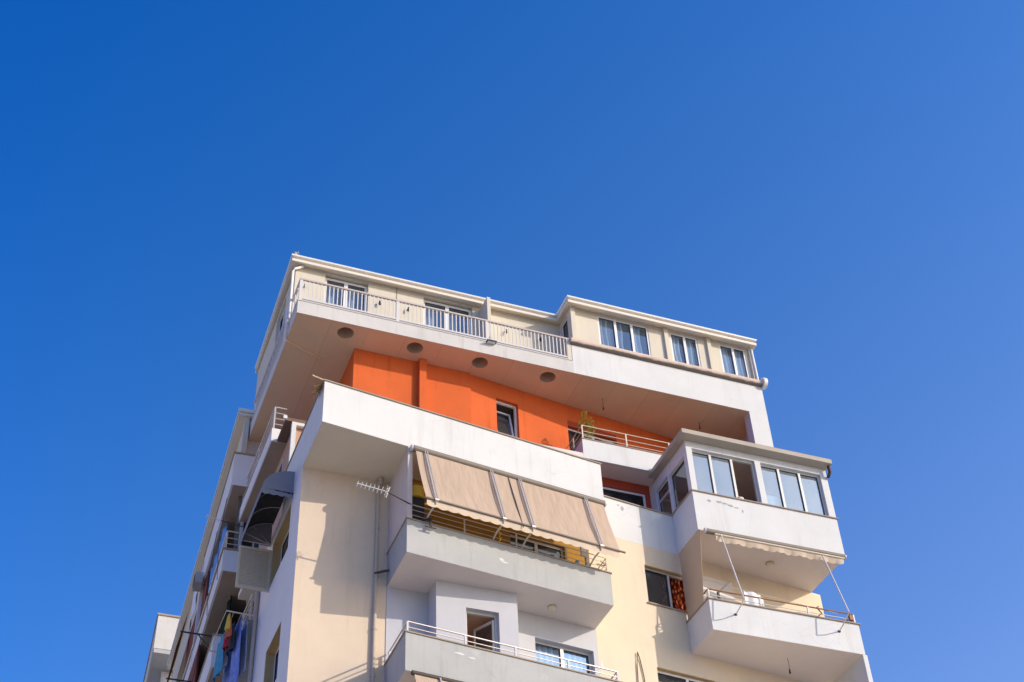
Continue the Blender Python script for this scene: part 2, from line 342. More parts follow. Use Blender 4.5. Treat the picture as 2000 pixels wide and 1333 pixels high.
def window(F, a0, a1, z0, z1, d, parent, cols=(.5,), fw=.06, dep=.07, transom=None, mat='pvc', pane='glass_b', curtain=None,
           cmat='curtain', room='room', depth=1.6, skip=(), label=None, name='window', cgap=.18):
    m = MB()
    m.box(F, a0, a0+fw, d, d+dep, z0, z1); m.box(F, a1-fw, a1, d, d+dep, z0, z1)
    m.box(F, a0+fw, a1-fw, d, d+dep, z1-fw, z1); m.box(F, a0+fw, a1-fw, d, d+dep, z0, z0+fw)
    xs = [a0+fw] + [a0+(a1-a0)*c for c in cols] + [a1-fw]
    for x in xs[1:-1]: m.box(F, x-fw*.7, x+fw*.7, d-.012, d+dep-.01, z0+fw, z1-fw)
    if transom:
        for i in range(len(xs)-1):
            m.box(F, xs[i]+(fw*.7 if i else 0), xs[i+1]-(fw*.7 if i < len(xs)-2 else 0), d+.004, d+dep-.008, transom-fw*.6, transom+fw*.6)
    fr = m.build(name, mat, parent, label)
    g = MB()
    for i in range(len(xs)-1):
        if i in skip: continue
        g.poly([F.p(xs[i], d+dep*.5, z0+fw*.5), F.p(xs[i+1], d+dep*.5, z0+fw*.5), F.p(xs[i+1], d+dep*.5, z1-fw*.5), F.p(xs[i], d+dep*.5, z1-fw*.5)])
    if g.f: g.build('pane', pane, fr)
    gk = MB()
    for i in range(len(xs)-1):
        if i in skip: continue
        l0, l1 = xs[i]+(fw*.7 if i else 0), xs[i+1]-(fw*.7 if i < len(xs)-2 else 0); k_ = .012
        gk.box(F, l0, l0+k_, d+.012, d+dep*.5-.002, z0+fw, z1-fw); gk.box(F, l1-k_, l1, d+.012, d+dep*.5-.002, z0+fw, z1-fw)
        gk.box(F, l0+k_, l1-k_, d+.012, d+dep*.5-.002, z1-fw-k_, z1-fw); gk.box(F, l0+k_, l1-k_, d+.012, d+dep*.5-.002, z0+fw, z0+fw+k_)
    if gk.f and dep > .05: gk.build('gasket', 'dark', fr)
    if curtain:
        c = MB()
        for (c0, c1) in curtain:
            L0, L1 = a0+(a1-a0)*c0, a0+(a1-a0)*c1; nn = max(6, int((L1-L0)*40)); ph = random.random()*6
            c.grid(lambda u, v: F.p(L0+(L1-L0)*u+.015*math.sin(7*v+ph), d+dep+cgap+.035*math.sin(u*(L1-L0)*38+ph+.6*math.sin(3*v)), z0+.02+(z1-z0-.06)*v), nn, 6)
        c.build('curtain', cmat, fr)
    if room:
        r = MB(); e = .12; d0, d1 = d+dep+.02, d+dep+depth
        P = lambda a, dd, z: F.p(a, dd, z)
        b0, b1, w0, w1 = a0-e, a1+e, z0-.1, z1+.08
        r.poly([P(b0, d1, w0), P(b1, d1, w0), P(b1, d1, w1), P(b0, d1, w1)])
        r.poly([P(b0, d0, w0), P(b0, d1, w0), P(b0, d1, w1), P(b0, d0, w1)]); r.poly([P(b1, d0, w0), P(b1, d1, w0), P(b1, d1, w1), P(b1, d0, w1)])
        r.poly([P(b0, d0, w0), P(b1, d0, w0), P(b1, d1, w0), P(b0, d1, w0)]); r.poly([P(b0, d0, w1), P(b1, d0, w1), P(b1, d1, w1), P(b0, d1, w1)])
        r.build('interior_wall', room, fr)
    return fr

def railing(parent, corners, posts, z0, bars, mat_post, mat_bar, pr=.02, br=.016, label=None, square=True, handrail=None, hr=.022):
    """corners: plan polyline; posts: plan points; bars: heights of the thin bars; handrail: height of the top rail"""
    m = MB()
    for z in bars:
        for p, q in zip(corners, corners[1:]): m.tube([(p[0], p[1], z), (q[0], q[1], z)], br, 8)
    rl = m.build('railing', mat_bar, parent, label)
    if handrail:
        h = MB()
        for p, q in zip(corners, corners[1:]): h.tube([(p[0], p[1], handrail[0]), (q[0], q[1], handrail[0])], hr, 8)
        h.build('handrail', handrail[1], rl)
    zt = (handrail[0] if handrail else max(bars))-.012
    for p in posts: MB().bar((p[0], p[1], z0), (p[0], p[1], zt), pr*2).build('post', mat_post, rl)
    return rl

# ---------------------------------------------------------------- ground
MB().grid(lambda u, v: (-400+800*u, -400+800*v, -1.6), 4, 4, False).build('ground', 'ground', None, kind='structure')

# ---------------------------------------------------------------- the apartment block
BL = thing('apartment_building', (13.0, 34.0, -1.6),
           'tall cream and white apartment block with orange upper storey and stacked balconies', 'building')
G0 = -1.6
# --- lower left wing: cream front, white side
wall(B, 5.86, 8.10, G0, 21.394, 27.92, .3, [], 'cream', BL, label='cream front wall of the left wing')
wall(S, 27.923, 32.2, G0, 21.394, 5.857, .3, [(28.95, 30.9, 19.68, 21.05), (29.04, 30.6, 16.2, 17.7), (29.04, 30.6, 13.1, 14.6)], 'side', BL, label='white side wall of the left wing')
for (z0, z1, y1) in ((19.68, 21.05, 30.9), (16.2, 17.7, 30.6), (13.1, 14.6, 30.6)):
    y0 = 28.95 if z0 > 19 else 29.04
    m = MB()
    for (a, b, c, d) in ((y0+.003, y1-.003, z1-.02, z1-.003), (y0+.003, y1-.003, z0+.003, z0+.02)): m.box(S, a, b, 5.863, 6.15, c, d)
    m.box(S, y1-.02, y1-.003, 5.863, 6.15, z0+.02, z1-.02)
    lin = m.build('window_reveal', 'ochre_r', BL)
    window(S, y0+.02, y1-.02, z0+.02, z1-.02, 6.08, BL, (.5,), pane='glass_d', depth=1.2)
# shutter standing open beside the side window
m = MB(); sx0, sx1, sz0, sz1 = 5.0, 5.85, 19.60, 20.84
m.box(B, sx0, sx0+.06, 30.9, 30.95, sz0, sz1); m.box(B, sx1-.06, sx1, 30.9, 30.95, sz0, sz1)
m.box(B, sx0+.06, sx1-.06, 30.9, 30.95, sz0, sz0+.07); m.box(B, sx0+.06, sx1-.06, 30.9, 30.95, sz1-.07, sz1)
sh = m.build('shutter', 'shutter', BL, 'cream louvred shutter swung open at right angles to the side wall')
m = MB(); n = 18
for i in range(n):
    z = sz0+.08+(sz1-sz0-.16)*(i+.5)/n
    m.add([(sx0+.06, 30.905, z-.028), (sx1-.06, 30.905, z-.028), (sx1-.06, 30.925, z+.03), (sx0+.06, 30.925, z+.03),
           (sx0+.06, 30.912, z-.034), (sx1-.06, 30.912, z-.034), (sx1-.06, 30.932, z+.024), (sx0+.06, 30.932, z+.024)],
          [(0, 1, 2, 3), (4, 7, 6, 5), (0, 4, 5, 1), (3, 2, 6, 7)])
m.box(B, sx0+.06, sx1-.06, 30.949, 30.955, sz0+.07, sz1-.07); m.build('louvre', 'shutter', sh)

# --- top parapet band over the left wing (follows the turned front)
T = .15
band = MB().plan([(5.85, yA(5.85)), (13.63, yA(13.63)), (13.63, yW(13.63)), (13.63-T, yW(13.63)), (13.63-T, yA(13.63-T)+T), (5.85+T, yA(5.85+T)+T), (5.85+T, 30.0), (5.85, 30.0)], 21.4, 22.66).build('parapet', 'white', BL, 'plain white parapet band above the awning')
MB().plan([(5.82, yA(5.82)-.035), (13.66, yA(13.66)-.035), (13.66, yA(13.66)+T+.02), (5.85+T+.02, yA(5.85)+T+.04), (5.85+T+.02, 30.0), (5.82, 30.0)], 22.66, 22.69).build('coping', 'stone', band)
MB().plan([(5.854, yA(5.854)+.004), (13.626, yA(13.626)+.004), (13.626, yW(13.6)+.9), (5.854, 29.99)], 21.396, 21.398+.2).build('floor_slab', 'soffit_o', band)

# --- grey balconies of the turned front
def grey_balcony(z0, zp, mat='grey'):
    t = .12
    b = MB().plan([(8.08, yA(8.08)), (13.61, yA(13.61)), (13.61, yW(13.61)), (13.61-t, yW(13.61)), (13.61-t, yA(13.61-t)+t), (8.08+t, yA(8.08+t)+t), (8.08+t, 27.915), (8.08, 27.915)], z0, zp).build('balcony', mat, BL, 'grey rendered balcony parapet')
    MB().plan([(8.05, yA(8.05)-.03), (13.64, yA(13.64)-.03), (13.64, yW(13.64)), (13.61-t, yW(13.61)), (13.61-t, yA(13.61-t)+t+.01), (8.08+t+.01, yA(8.2)+t+.01), (8.08+t+.01, 27.91), (8.05, 27.91)], zp, zp+.03).build('coping', 'stone', b)
    MB().plan([(8.084, yA(8.084)+.004), (13.606, yA(13.606)+.004), (13.606, yW(13.6)+.05), (11.14, yW(11.14)+.05), (8.084, 27.95)], z0-.004, z0+.17).build('floor_slab', 'soffit_w', b)
    return b
g1 = grey_balcony(18.345, 19.26)
g2 = grey_balcony(15.32, 16.25)
# loggia behind the awning
wall(S, yA(8.08)+.003, 27.915, 19.295, 21.394, 8.083, .12, [], 'pink', BL, label='pinkish side wall of the loggia')
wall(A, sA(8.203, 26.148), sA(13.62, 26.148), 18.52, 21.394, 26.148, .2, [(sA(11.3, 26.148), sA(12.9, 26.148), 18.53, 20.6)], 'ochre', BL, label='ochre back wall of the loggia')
window(A, sA(11.3, 26.148), sA(12.9, 26.148), 18.53, 20.6, 26.25, BL, (.5,), mat='alu', pane='glass_d')
# walls under the upper grey balcony
wall(B, 8.085, 9.10, 15.4, 18.340, 27.90, .25, [], 'lilac', BL)
wall(B, 9.10, 11.14, 15.4, 18.340, 27.27, .18, [(9.84, 10.66, 15.52, 17.73)], 'lilac', BL, label='lilac stairwell box with a narrow window')
MB().box(S, 27.452, 28.2, 9.103, 9.28, 15.4, 18.340).build('wall', 'lilac', BL)
MB().box(S, 27.452, 28.4, 10.96, 11.137, 15.4, 18.340).build('wall', 'lilac', BL)
wn = window(B, 9.84, 10.66, 15.52, 17.73, 27.40, BL, (), mat='alu', pane='glass', room='room_w', skip=(0,))
m = MB(); hx, hy = 10.58, 27.43; dx, dy = -.30, .55      # casement leaf swung inwards
for (q0, q1, z0, z1) in ((0, .08, 15.6, 17.6), (.92, 1, 15.6, 17.6), (.08, .92, 17.53, 17.6), (.08, .92, 15.6, 15.68)):
    m.bar((hx+dx*(q0+q1)/2, hy+dy*(q0+q1)/2, z0), (hx+dx*(q0+q1)/2, hy+dy*(q0+q1)/2, z1), .05) if q1-q0 < .2 else m.bar((hx+dx*q0, hy+dy*q0, (z0+z1)/2), (hx+dx*q1, hy+dy*q1, (z0+z1)/2), .05, .07)
m.build('casement', 'alu', wn)
MB().poly([(hx+dx*.06, hy+dy*.06, 15.66), (hx+dx*.94, hy+dy*.94, 15.66), (hx+dx*.94, hy+dy*.94, 17.56), (hx+dx*.06, hy+dy*.06, 17.56)]).build('pane', 'glass_d', wn)
wall(A, sA(11.14, 26.148), sA(13.62, 26.148), 15.4, 18.340, 26.148, .25, [(sA(11.86, 26.148), sA(13.5, 26.148), 15.52, 17.70)], 'lilac', BL)
window(A, sA(11.86, 26.148), sA(13.5, 26.148), 15.52, 17.70, 26.30, BL, (.5,), mat='alu', pane='glass_b', curtain=[(.02, .98)], cgap=.06, label='balcony door behind white lace curtains')

# --- turned cream front wall with flower-curtain windows, white terrace parapet above
e = 26.148
wall(A, sA(13.623, e), sA(21.28, e), G0, 21.364, e, .25, [(sA(15.33, e), sA(16.74, e), 19.56, 20.74), (sA(15.34, e), sA(17.1, e), 16.5, 17.70), (sA(15.34, e), sA(17.1, e), 13.4, 14.6), (sA(18.2, e), sA(19.3, e), 18.55, 20.2)],
     'cream_warm', BL, label='warm cream front wall between the balconies')
wall(A, sA(13.633, e), sA(16.475, e), 21.366, 22.61, e, .2, [], 'white', BL, name='parapet', label='white terrace parapet above the cream wall')
MB().box(A, sA(13.64, e), sA(16.465, e), e-.04, e+.24, 22.61, 22.64).build('coping', 'stone', BL)
for (x1, z0, z1, cm) in ((16.74, 19.56, 20.74, 'curtain_r'), (17.1, 16.5, 17.70, 'curtain'), (17.1, 13.4, 14.6, 'curtain')):
    s0, s1 = sA(15.33 if z0 > 19 else 15.34, e), sA(x1, e)
    lt = MB().box(A, s0+.003, s1-.003, e+.004, e+.20, z1-.022, z1-.002).build('lintel', 'ochre_r', BL)
    if z0 > 19: window(A, s0+.01, s1-.01, z0+.01, z1-.024, e+.11, BL, (.565,), fw=.04, mat='alu', pane='glass_d', curtain=[(.42, .99)], cmat=cm, cgap=.02, skip=(1,), label='window with a red flowered curtain')
    else: window(A, s0+.01, s1-.01, z0+.01, z1-.024, e+.11, BL, (.55,), fw=.06, mat='pvc', pane='glass_d', curtain=[(.3, .95)], cmat=cm)
    MB().box(A, s0-.05, s1, e-.05, e+.1, z0-.03, z0+.004).build('window_sill', 'stone', BL)
window(A, sA(18.2, e), sA(19.3, e), 18.55, 20.2, e+.1, BL, (.5,), mat='alu', pane='glass_d', label='balcony door behind the washing')
rs = MB()
for i in range(20): rs.box(A, sA(16.80, e), sA(18.15, e), e-.012-.006*(i % 2), e-.002, 18.53+i*.1185, 18.53+i*.1185+.113)
rs.build('roller_shutter', 'side', BL, 'pale roller shutter at the back of the right balcony')
MB().tube([(5.57, 30.17, 27.47), (6.1, 30.40, 27.47), (6.75, 30.66, 27.47)], .022, 6).build('conduit', 'soffit', BL)
# building right-hand side
MB().plan([(20.95, yW(20.95)+.26), (21.27, yW(21.27)+.26), (21.27, 44), (20.95, 44)], G0, 21.4).build('wall', 'cream_warm', BL)

# --- right bay: open balcony below, glazed balcony above
def bay(z0, zp, x1, mat='white'):
    t = .12
    b = MB().plan([(16.47, 27.38), (x1, 27.38), (x1, yW(x1)-.003), (x1-t, yW(x1-t)-.003), (x1-t, 27.38+t), (16.47+t, 27.38+t), (16.47+t, yW(16.47+t)-.003), (16.47, yW(16.47)-.003)], z0, zp).build('balcony', mat, BL, 'white balcony parapet of the right bay')
    MB().plan([(16.43, 27.34), (x1+.05, 27.34), (x1+.05, yW(x1)-.005), (x1-t-.01, yW(x1-t)-.005), (x1-t-.01, 27.38+t+.01), (16.47+t+.01, 27.38+t+.01), (16.47+t+.01, yW(16.6)-.005), (16.43, yW(16.43)-.005)], zp, zp+.03).build('coping', 'stone', b)
    MB().plan([(16.474, 27.384), (x1-.004, 27.384), (x1-.004, yW(x1)+.02), (16.474, yW(16.474)+.02)], z0-.004, z0+.17).build('floor_slab', 'soffit_w', b)
    return b
bay(18.345, 19.23, 20.9)
bay(21.37, 22.63, 20.98)
MB().box(B, 20.82, 20.95, 27.383, 28.95, 14.8, 18.342).build('wall', 'white', BL, 'white fin wall under the right balcony')
MB().add([(16.50, 27.33, 21.36), (16.50, 28.62, 21.36), (16.50, 28.62, 19.27), (16.50, 27.70, 19.27), (16.508, 27.33, 21.36), (16.508, 28.62, 21.36), (16.508, 28.62, 19.27), (16.508, 27.70, 19.27)],
         [(0, 1, 2, 3), (7, 6, 5, 4), (0, 3, 7, 4), (0, 4, 5, 1), (2, 6, 7, 3)]).build('side_screen', 'beige', BL, 'beige side screen of the right balcony')
# glazed balcony
wall(B, 16.473, 20.977, 22.662, 24.36, 27.38, .16, [(16.65, 18.63, 22.668, 24.14), (18.81, 20.76, 22.668, 24.14)], 'white', BL, label='white front of the glazed balcony')
wall(S, 27.545, 29.74, 22.662, 24.36, 16.473, .14, [(27.57, 28.52, 22.70, 23.95), (28.62, 29.42, 22.70, 24.0)], 'white', BL)
wall(S, 27.545, 29.74, 21.55, 24.36, 20.83, .14, [], 'white', BL)
MB().box(B, 16.63, 20.82, 29.5, 29.7, 21.55, 24.36).build('wall', 'room_w', BL)
MB().box(B, 16.62, 20.82, 27.55, 29.49, 24.30, 24.345).build('ceiling', 'room_w', BL)
window(B, 16.655, 18.625, 22.672, 24.135, 27.47, BL, (.30, .64), fw=.05, mat='alu', pane='glass_e', room=None, skip=(2,), label='sliding window with its right sash open')
window(B, 18.815, 20.755, 22.672, 24.135, 27.47, BL, (.31, .66), fw=.05, mat='alu', pane='glass_e', room=None)
window(S, 27.575, 28.515, 22.705, 23.945, 16.53, BL, (), fw=.04, mat='alu', pane='glass_d', room=None)
window(S, 28.625, 29.415, 22.705, 23.995, 16.53, BL, (), fw=.06, mat='alu', pane='glass_d', room=None, transom=23.6)
rf = MB().box(B, 16.24, 21.03, 27.06, 29.3, 24.365, 24.50).build('roof', 'concrete', BL, 'flat projecting roof of the glazed balcony')
MB().box(B, 16.26, 21.01, 27.08, 29.28, 24.50, 24.53).build('roof_edge', 'stone', rf)
MB().tube([(20.99, 27.2, 24.36), (20.99, 27.2, 24.15), (20.99, 27.34, 24.05)], .05, 8).build('rainwater_spout', 'bronze', rf)

# --- terrace with red wall behind the white parapet
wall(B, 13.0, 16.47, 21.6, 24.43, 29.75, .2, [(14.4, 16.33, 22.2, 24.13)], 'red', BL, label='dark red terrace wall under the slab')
window(B, 14.4, 16.33, 22.2, 24.13, 29.80, BL, (), fw=.07, pane='glass_d', transom=23.62)
MB().box(B, 13.7, 16.45, yW(15)+.3, 29.74, 21.45, 21.6).build('floor_slab', 'concrete', BL)
wall(B, 7.6, 12.99, 21.6, 24.43, 29.92, .2, [], 'orange', BL)
# terrace slab and small railed balcony above it
slab = MB().plan([(8.0, 29.06), (20.4, 29.06), (20.4, 31.3), (8.0, 31.0)], 24.434, 24.60).build('floor_slab', 'soffit_w', BL)
MB().plan([(8.0, 29.12), (14.1, 29.12), (14.1, 30.36), (11.07, 29.95), (8.0, 29.91)], 24.603, 24.62).build('bounce_floor', 'bounce_dark', slab)  # unseen dark sheet added to cut bounce under the soffit
MB().plan([(14.24, 29.17), (20.4, 29.17), (20.4, 31.2), (14.24, 30.37)], 24.603, 24.62).build('bounce_floor', 'bounce_dark', slab)  # same added dark sheet behind the small balcony, against bounce
MB().plan([(6.05, 26.3), (13.4, 27.3), (13.4, 29.7), (6.05, 29.9)], 21.602, 21.62).build('bounce_floor', 'bounce_pale', band)  # unseen pale sheet added as a reflector for the soffit above
mb = MB().plan([(14.12, 29.055), (20.42, 29.055), (20.42, 29.165), (14.23, 29.165), (14.23, yO(14.23)-.01), (14.12, yO(14.12)-.01)], 24.431, 25.12).build('balcony', 'white', BL, 'short white balcony parapet below the plant')
MB().plan([(14.09, 29.03), (20.42, 29.03), (20.42, 29.18), (14.25, 29.18), (14.25, yO(14.23)-.01), (14.09, yO(14.12)-.01)], 25.12, 25.145).build('coping', 'stone', mb)
railing(BL, [(14.17, yO(14.17)-.02), (14.17, 29.11), (20.3, 29.11)], [(14.17, 29.11), (15.56, 29.11), (16.95, 29.11), (18.3, 29.11), (14.17, 29.75)], 25.14, (25.28, 25.45), 'rail_c', 'rail_c', pr=.018, br=.010, handrail=(25.66, 'rail_c'), hr=.014, label='low pipe railing beside the plant')

# --- orange storey
W1 = (sA(11.93, 28.2), sA(12.66, 28.2), 25.45, 26.90); W2 = (sA(14.34, 28.2), sA(16.06, 28.2), 24.62, 26.90)
wall(B, 7.53, 11.075, 24.603, 27.492, 29.92, .2, [], 'orange', BL, label='sunlit orange wall of the upper storey')
wall(S, 30.12, 35.1, 24.603, 27.492, 7.533, .2, [], 'orange', BL)
wall(A, sA(11.07, 28.2), sA(20.5, 28.2), 24.603, 27.492, 28.2, .22, [W1, W2], 'orange', BL, label='turned part of the orange wall')
MB().box(B, 9.45, 9.66, 29.735, 29.917, 24.603, 27.490).build('pilaster', 'orange', BL)
fr = window(A, *W1[:2], W1[2], W1[3]-.003, 28.2+.12, BL, (), fw=.05, pane='glass_d', skip=(0,), label='narrow window with a tilted sash')
m = MB(); s0, s1 = W1[0]+.07, W1[1]-.07
for (q0, q1, r0, r1) in ((s0, s0+.05, 0, 1), (s1-.05, s1, 0, 1), (s0+.05, s1-.05, 0, .05), (s0+.05, s1-.05, .95, 1)):
    pt = lambda a, f, o: A.p(a, 28.35+.22*f+o, 25.55+1.2*f)
    m.add([pt(q0, r0, 0), pt(q1, r0, 0), pt(q1, r1, 0), pt(q0, r1, 0), pt(q0, r0, .05), pt(q1, r0, .05), pt(q1, r1, .05), pt(q0, r1, .05)],
          [(0, 1, 2, 3), (7, 6, 5, 4), (0, 4, 5, 1), (1, 5, 6, 2), (2, 6, 7, 3), (3, 7, 4, 0)])
m.build('sash', 'pvc', fr)
MB().poly([A.p(s0+.04, 28.37, 25.56), A.p(s1-.04, 28.37, 25.56), A.p(s1-.04, 28.59, 26.74), A.p(s0+.04, 28.59, 26.74)]).build('pane', 'glass_b', fr)
window(A, *W2[:2], W2[2], W2[3]-.2, 28.2+.12, BL, (.55,), fw=.06, pane='glass_d', label='balcony door behind the plant')
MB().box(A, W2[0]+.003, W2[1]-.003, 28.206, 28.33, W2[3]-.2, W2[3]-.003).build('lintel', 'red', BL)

# --- top slab with round light holes, fascia and right-hand white panel
YF = 28.963
holes = [(7.11, 29.37), (9.18, 29.37), (11.19, 29.40), (13.33, 29.39)]; HR = .24
loops = [[Vector((x, y, 0)) for x, y in ((5.594, YF+.004), (20.496, YF+.004), (20.496, 35.1), (5.594, 35.1))]]
for hx_, hy_ in holes: loops.append([Vector((hx_+HR*math.cos(-k*math.pi/12), hy_+HR*math.sin(-k*math.pi/12), 0)) for k in range(24)])
flat = [q for L in loops for q in L]
m = MB().add([(q.x, q.y, 27.492) for q in flat], [tuple(t) for t in tessellate_polygon(loops)])
sf = m.build('soffit', 'soffit', BL, 'peach coloured underside of the top floor slab')
for hx_, hy_ in holes:
    m = MB(); ci = lambda z, r=HR: [(hx_+r*math.cos(k*math.pi/12), hy_+r*math.sin(k*math.pi/12), z) for k in range(24)]
    m.add(ci(27.492)+ci(27.94), [(k, (k+1) % 24, 24+(k+1) % 24, 24+k) for k in range(24)], True)
    m.add(ci(27.94), [list(range(24))])
    hl = m.build('light_recess', 'hole', sf)
MB().box(B, 5.75, 20.48, YF+.15, 35.1, 27.945, 27.97).build('floor_slab', 'concrete', BL)
fa = MB().plan([(5.59, YF), (14.0, YF), (14.0, YF+.147), (5.737, YF+.147), (5.737, 35.1), (5.59, 35.1)], 27.495, 27.97).build('fascia', 'white_worn', BL, 'weathered white slab edge under the top balcony')
MB().plan([(5.57, YF-.02), (13.97, YF-.02), (13.97, YF+.147), (5.757, YF+.147), (5.757, 35.1), (5.57, 35.1)], 27.97, 28.0).build('ledge', 'rail_w', fa)
m = MB().box(B, 14.002, 20.5, YF, YF+.2, 27.495, 28.62)
m.box(B, 19.87, 20.5, YF, YF+.34, 24.5, 27.494)
m.build('parapet', 'white', BL, 'tall white parapet panel with a leg on the right')
MB().box(S, YF+.203, 40, 20.35, 20.5, 24.5, 28.6).build('wall', 'white', BL)
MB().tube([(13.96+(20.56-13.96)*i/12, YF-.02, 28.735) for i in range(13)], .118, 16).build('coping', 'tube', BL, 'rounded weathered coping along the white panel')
MB().tube([(20.5, YF-.06, 28.745), (20.62, YF-.06, 28.745)], .19, 18).build('coping_end', 'gutter', BL)
MB().box(B, 13.86, 13.98, YF-.004, YF+.12, 28.0, 28.75).build('pier', 'pent', BL)

# --- penthouse
YM, YR = 30.05, 29.19
D1, D2 = (6.57, 7.91, 28.0, 30.36), (9.66, 11.25, 28.0, 30.36)
wall(B, 5.66, 14.15, 27.972, 30.52, YM, .2, [D1, D2], 'pent', BL, label='cream penthouse wall behind the railing')
wall(S, YM+.203, 35.0, 27.972, 30.52, 5.663, .2, [(31.2, 32.4, 28.9, 30.2)], 'pent', BL)
window(S, 31.2, 32.4, 28.9, 30.2, 5.75, BL)
for dd in (D1, D2):
    window(B, dd[0], dd[1], dd[2], dd[3]-.05, YM+.12, BL, (.5,), fw=.085, transom=30.02, pane='glass_b', curtain=[(.03, .3), (.52, .72)], name='balcony_door', label='white double balcony door with top lights')
MB().box(B, 11.49, 11.60, 29.4, YM-.003, 27.972, 30.27).build('fin_wall', 'pent', BL, 'cream fin dividing the penthouse balcony')
MB().box(B, 8.79, 8.815, YM-.012, YM+.002, 27.972, 30.5).build('wall_joint', 'stone', BL)
RW = [(15.09, 16.84, 29.0, 30.36), (17.60, 18.58, 29.0, 30.36), (19.36, 20.30, 29.0, 30.36)]
wall(B, 14.15, 20.53, 27.972, 30.46, YR, .2, RW, 'pent', BL, label='cream front wall of the right penthouse room')
wall(S, YR+.203, YM-.003, 27.972, 30.46, 14.153, .15, [(29.42, 29.93, 28.6, 30.27)], 'pent', BL)
wall(S, YR+.203, 38, 27.972, 30.46, 20.35, .18, [], 'pent', BL)
window(S, 29.42, 29.93, 28.6, 30.27, 14.2, BL, (), fw=.06, pane='glass_d')
window(B, *RW[0][:3], 30.358, YR+.02, BL, (.345, .67), fw=.06, pane='glass_b', curtain=[(.03, .20), (.36, .50), (.685, .85)], cgap=.035, label='three-light penthouse window with net curtains')
for q in RW[1:]: window(B, *q[:3], 30.358, YR+.02, BL, (.52,), fw=.06, pane='glass_b', curtain=[(.07, .38), (.55, .88)], cgap=.035)
for x0, x1 in ((14.14, 14.29), (17.36, 17.50), (18.88, 19.01), (20.40, 20.53)):
    MB().box(B, x0, x1, YR-.09, YR-.003, 28.7, 30.45).build('pilaster', 'pent', BL)
# eaves: gutter, fascia board and sloping soffit around the stepped edge
def eave(path, inn, zs_in, parent):
    g = MB(); bd = MB(); s = MB()
    n = len(path)
    offs = lambda k: [(p[0]+q[0]*k, p[1]+q[1]*k) for p, q in zip(path, inn)]
    def strip(m, prof):
        L = [[(x, y, z) for (x, y), z in zip(offs(k), [z]*n)] for k, z in prof]
        for i in range(len(prof)-1):
            for j in range(n-1): m.poly([L[i][j], L[i][j+1], L[i+1][j+1], L[i+1][j]])
        for e_ in (0, n-1): m.poly([L[i][e_] for i in range(len(prof))])
    strip(g, [(.09, 30.53), (.02, 30.525), (0, 30.535), (-.01, 30.585), (.015, 30.59), (.10, 30.585)])
    strip(bd, [(.08, 30.53), (.08, 30.44), (.02, 30.435), (.02, 30.34), (.05, 30.335)])
    go = g.build('gutter', 'gutter', parent); bd.build('fascia_board', 'eave', parent)
    strip(s, [(.05, 30.34), (.36, zs_in), (.36, zs_in+.08), (.09, 30.44)]); s.build('eave_soffit', 'eave', parent)
m = MB().plan([(5.55, 29.95), (14.0, 29.95), (14.0, 28.96), (20.45, 28.96), (20.45, 38), (14, 38), (5.6, 35.1)], 30.50, 30.56)
roof = m.build('roof', 'gutter', BL, 'flat white roof of the penthouse')
eave([(5.58, 35.2), (5.46, 29.78), (13.96, 29.78), (13.96, 28.85), (20.60, 28.85), (20.60, 31.0)], [(1, 0), (1, 1), (1, 1), (1, 1), (-1, 1), (-1, 0)], 30.47, roof)

# penthouse railing with balusters
yr_ = YF+.03
m = MB()
m.box(B, 5.60, 13.94, yr_-.032, yr_+.032, 28.81, 28.865)
rl = m.build('railing', 'rail_h', BL, 'white baluster railing along the penthouse balcony')
MB().box(S, yr_+.04, 34.8, 5.60, 5.67, 28.80, 28.87).build('handrail', 'rail_w', rl)
MB().box(B, 5.60, 13.94, yr_-.025, yr_+.025, 28.07, 28.12).build('bottom_rail', 'rail_w', rl)
for x in (5.65, 8.53, 11.29, 13.89): MB().box(B, x-.045, x+.045, yr_-.03, yr_+.03, 28.0, 28.798).build('post', 'rail_w', rl)
bal = None
xs = []
for a, b in ((5.65, 8.53), (8.53, 11.29), (11.29, 13.89)):
    k = round((b-a)/.118)
    xs += [a+(b-a)*i/k for i in range(1, k)]
for x in xs:
    if bal is None:
        bal = MB().box(B, x-.014, x+.014, yr_-.012, yr_+.012, 28.121, 28.809).build('baluster', 'rail_w', rl); bx = x
    else:
        c = bal.copy(); COL.objects.link(c); c.parent = rl; c.location.x = x-bx
m = MB()
for i in range(18): m.box(S, 29.3+i*.3, 29.33+i*.3, 5.62, 5.65, 28.0, 28.799)
m.build('side_balusters', 'rail_w', rl)

# bare patches where the paint has flaked
def blob(F, a, d, z, w_, h_, parent, seed, mat='bare'):
    rr = random.Random(seed); n_ = 18; m = MB()
    m.poly([F.p(a+w_*math.cos(k*2*math.pi/n_)*rr.uniform(.55, 1.1), d, z+h_*math.sin(k*2*math.pi/n_)*rr.uniform(.5, 1.1)) for k in range(n_)])
    m.build('bare_patch', mat, parent)
for i, (a, z, w_, h_) in enumerate(((16.95, 22.40, .07, .05), (17.25, 22.42, .10, .05), (17.42, 22.40, .12, .035), (17.60, 22.37, .10, .045), (17.78, 22.34, .09, .03), (17.95, 22.26, .03, .07))): blob(B, a, 27.377, z, w_, h_, BL, i)
blob(A, sA(14.82, e), e-.003, 22.38, .06, .10, BL, 20); blob(A, sA(14.70, e), e-.003, 22.46, .05, .03, BL, 21)
blob(A, sA(10.55, 25), 24.997, 18.82, .07, .05, BL, 22, 'white'); blob(A, sA(10.63, 25), 24.997, 18.76, .10, .03, BL, 23, 'white')
blob(A, sA(9.4, 25), 24.997, 16.02, .16, .03, BL, 24, 'white'); blob(A, sA(9.7, 25), 24.997, 15.98, .1, .025, BL, 25, 'white')
blob(A, sA(13.72, e), e-.003, 17.35, .05, .22, BL, 26, 'white'); blob(A, sA(13.78, e), e-.003, 16.9, .07, .1, BL, 27, 'white')


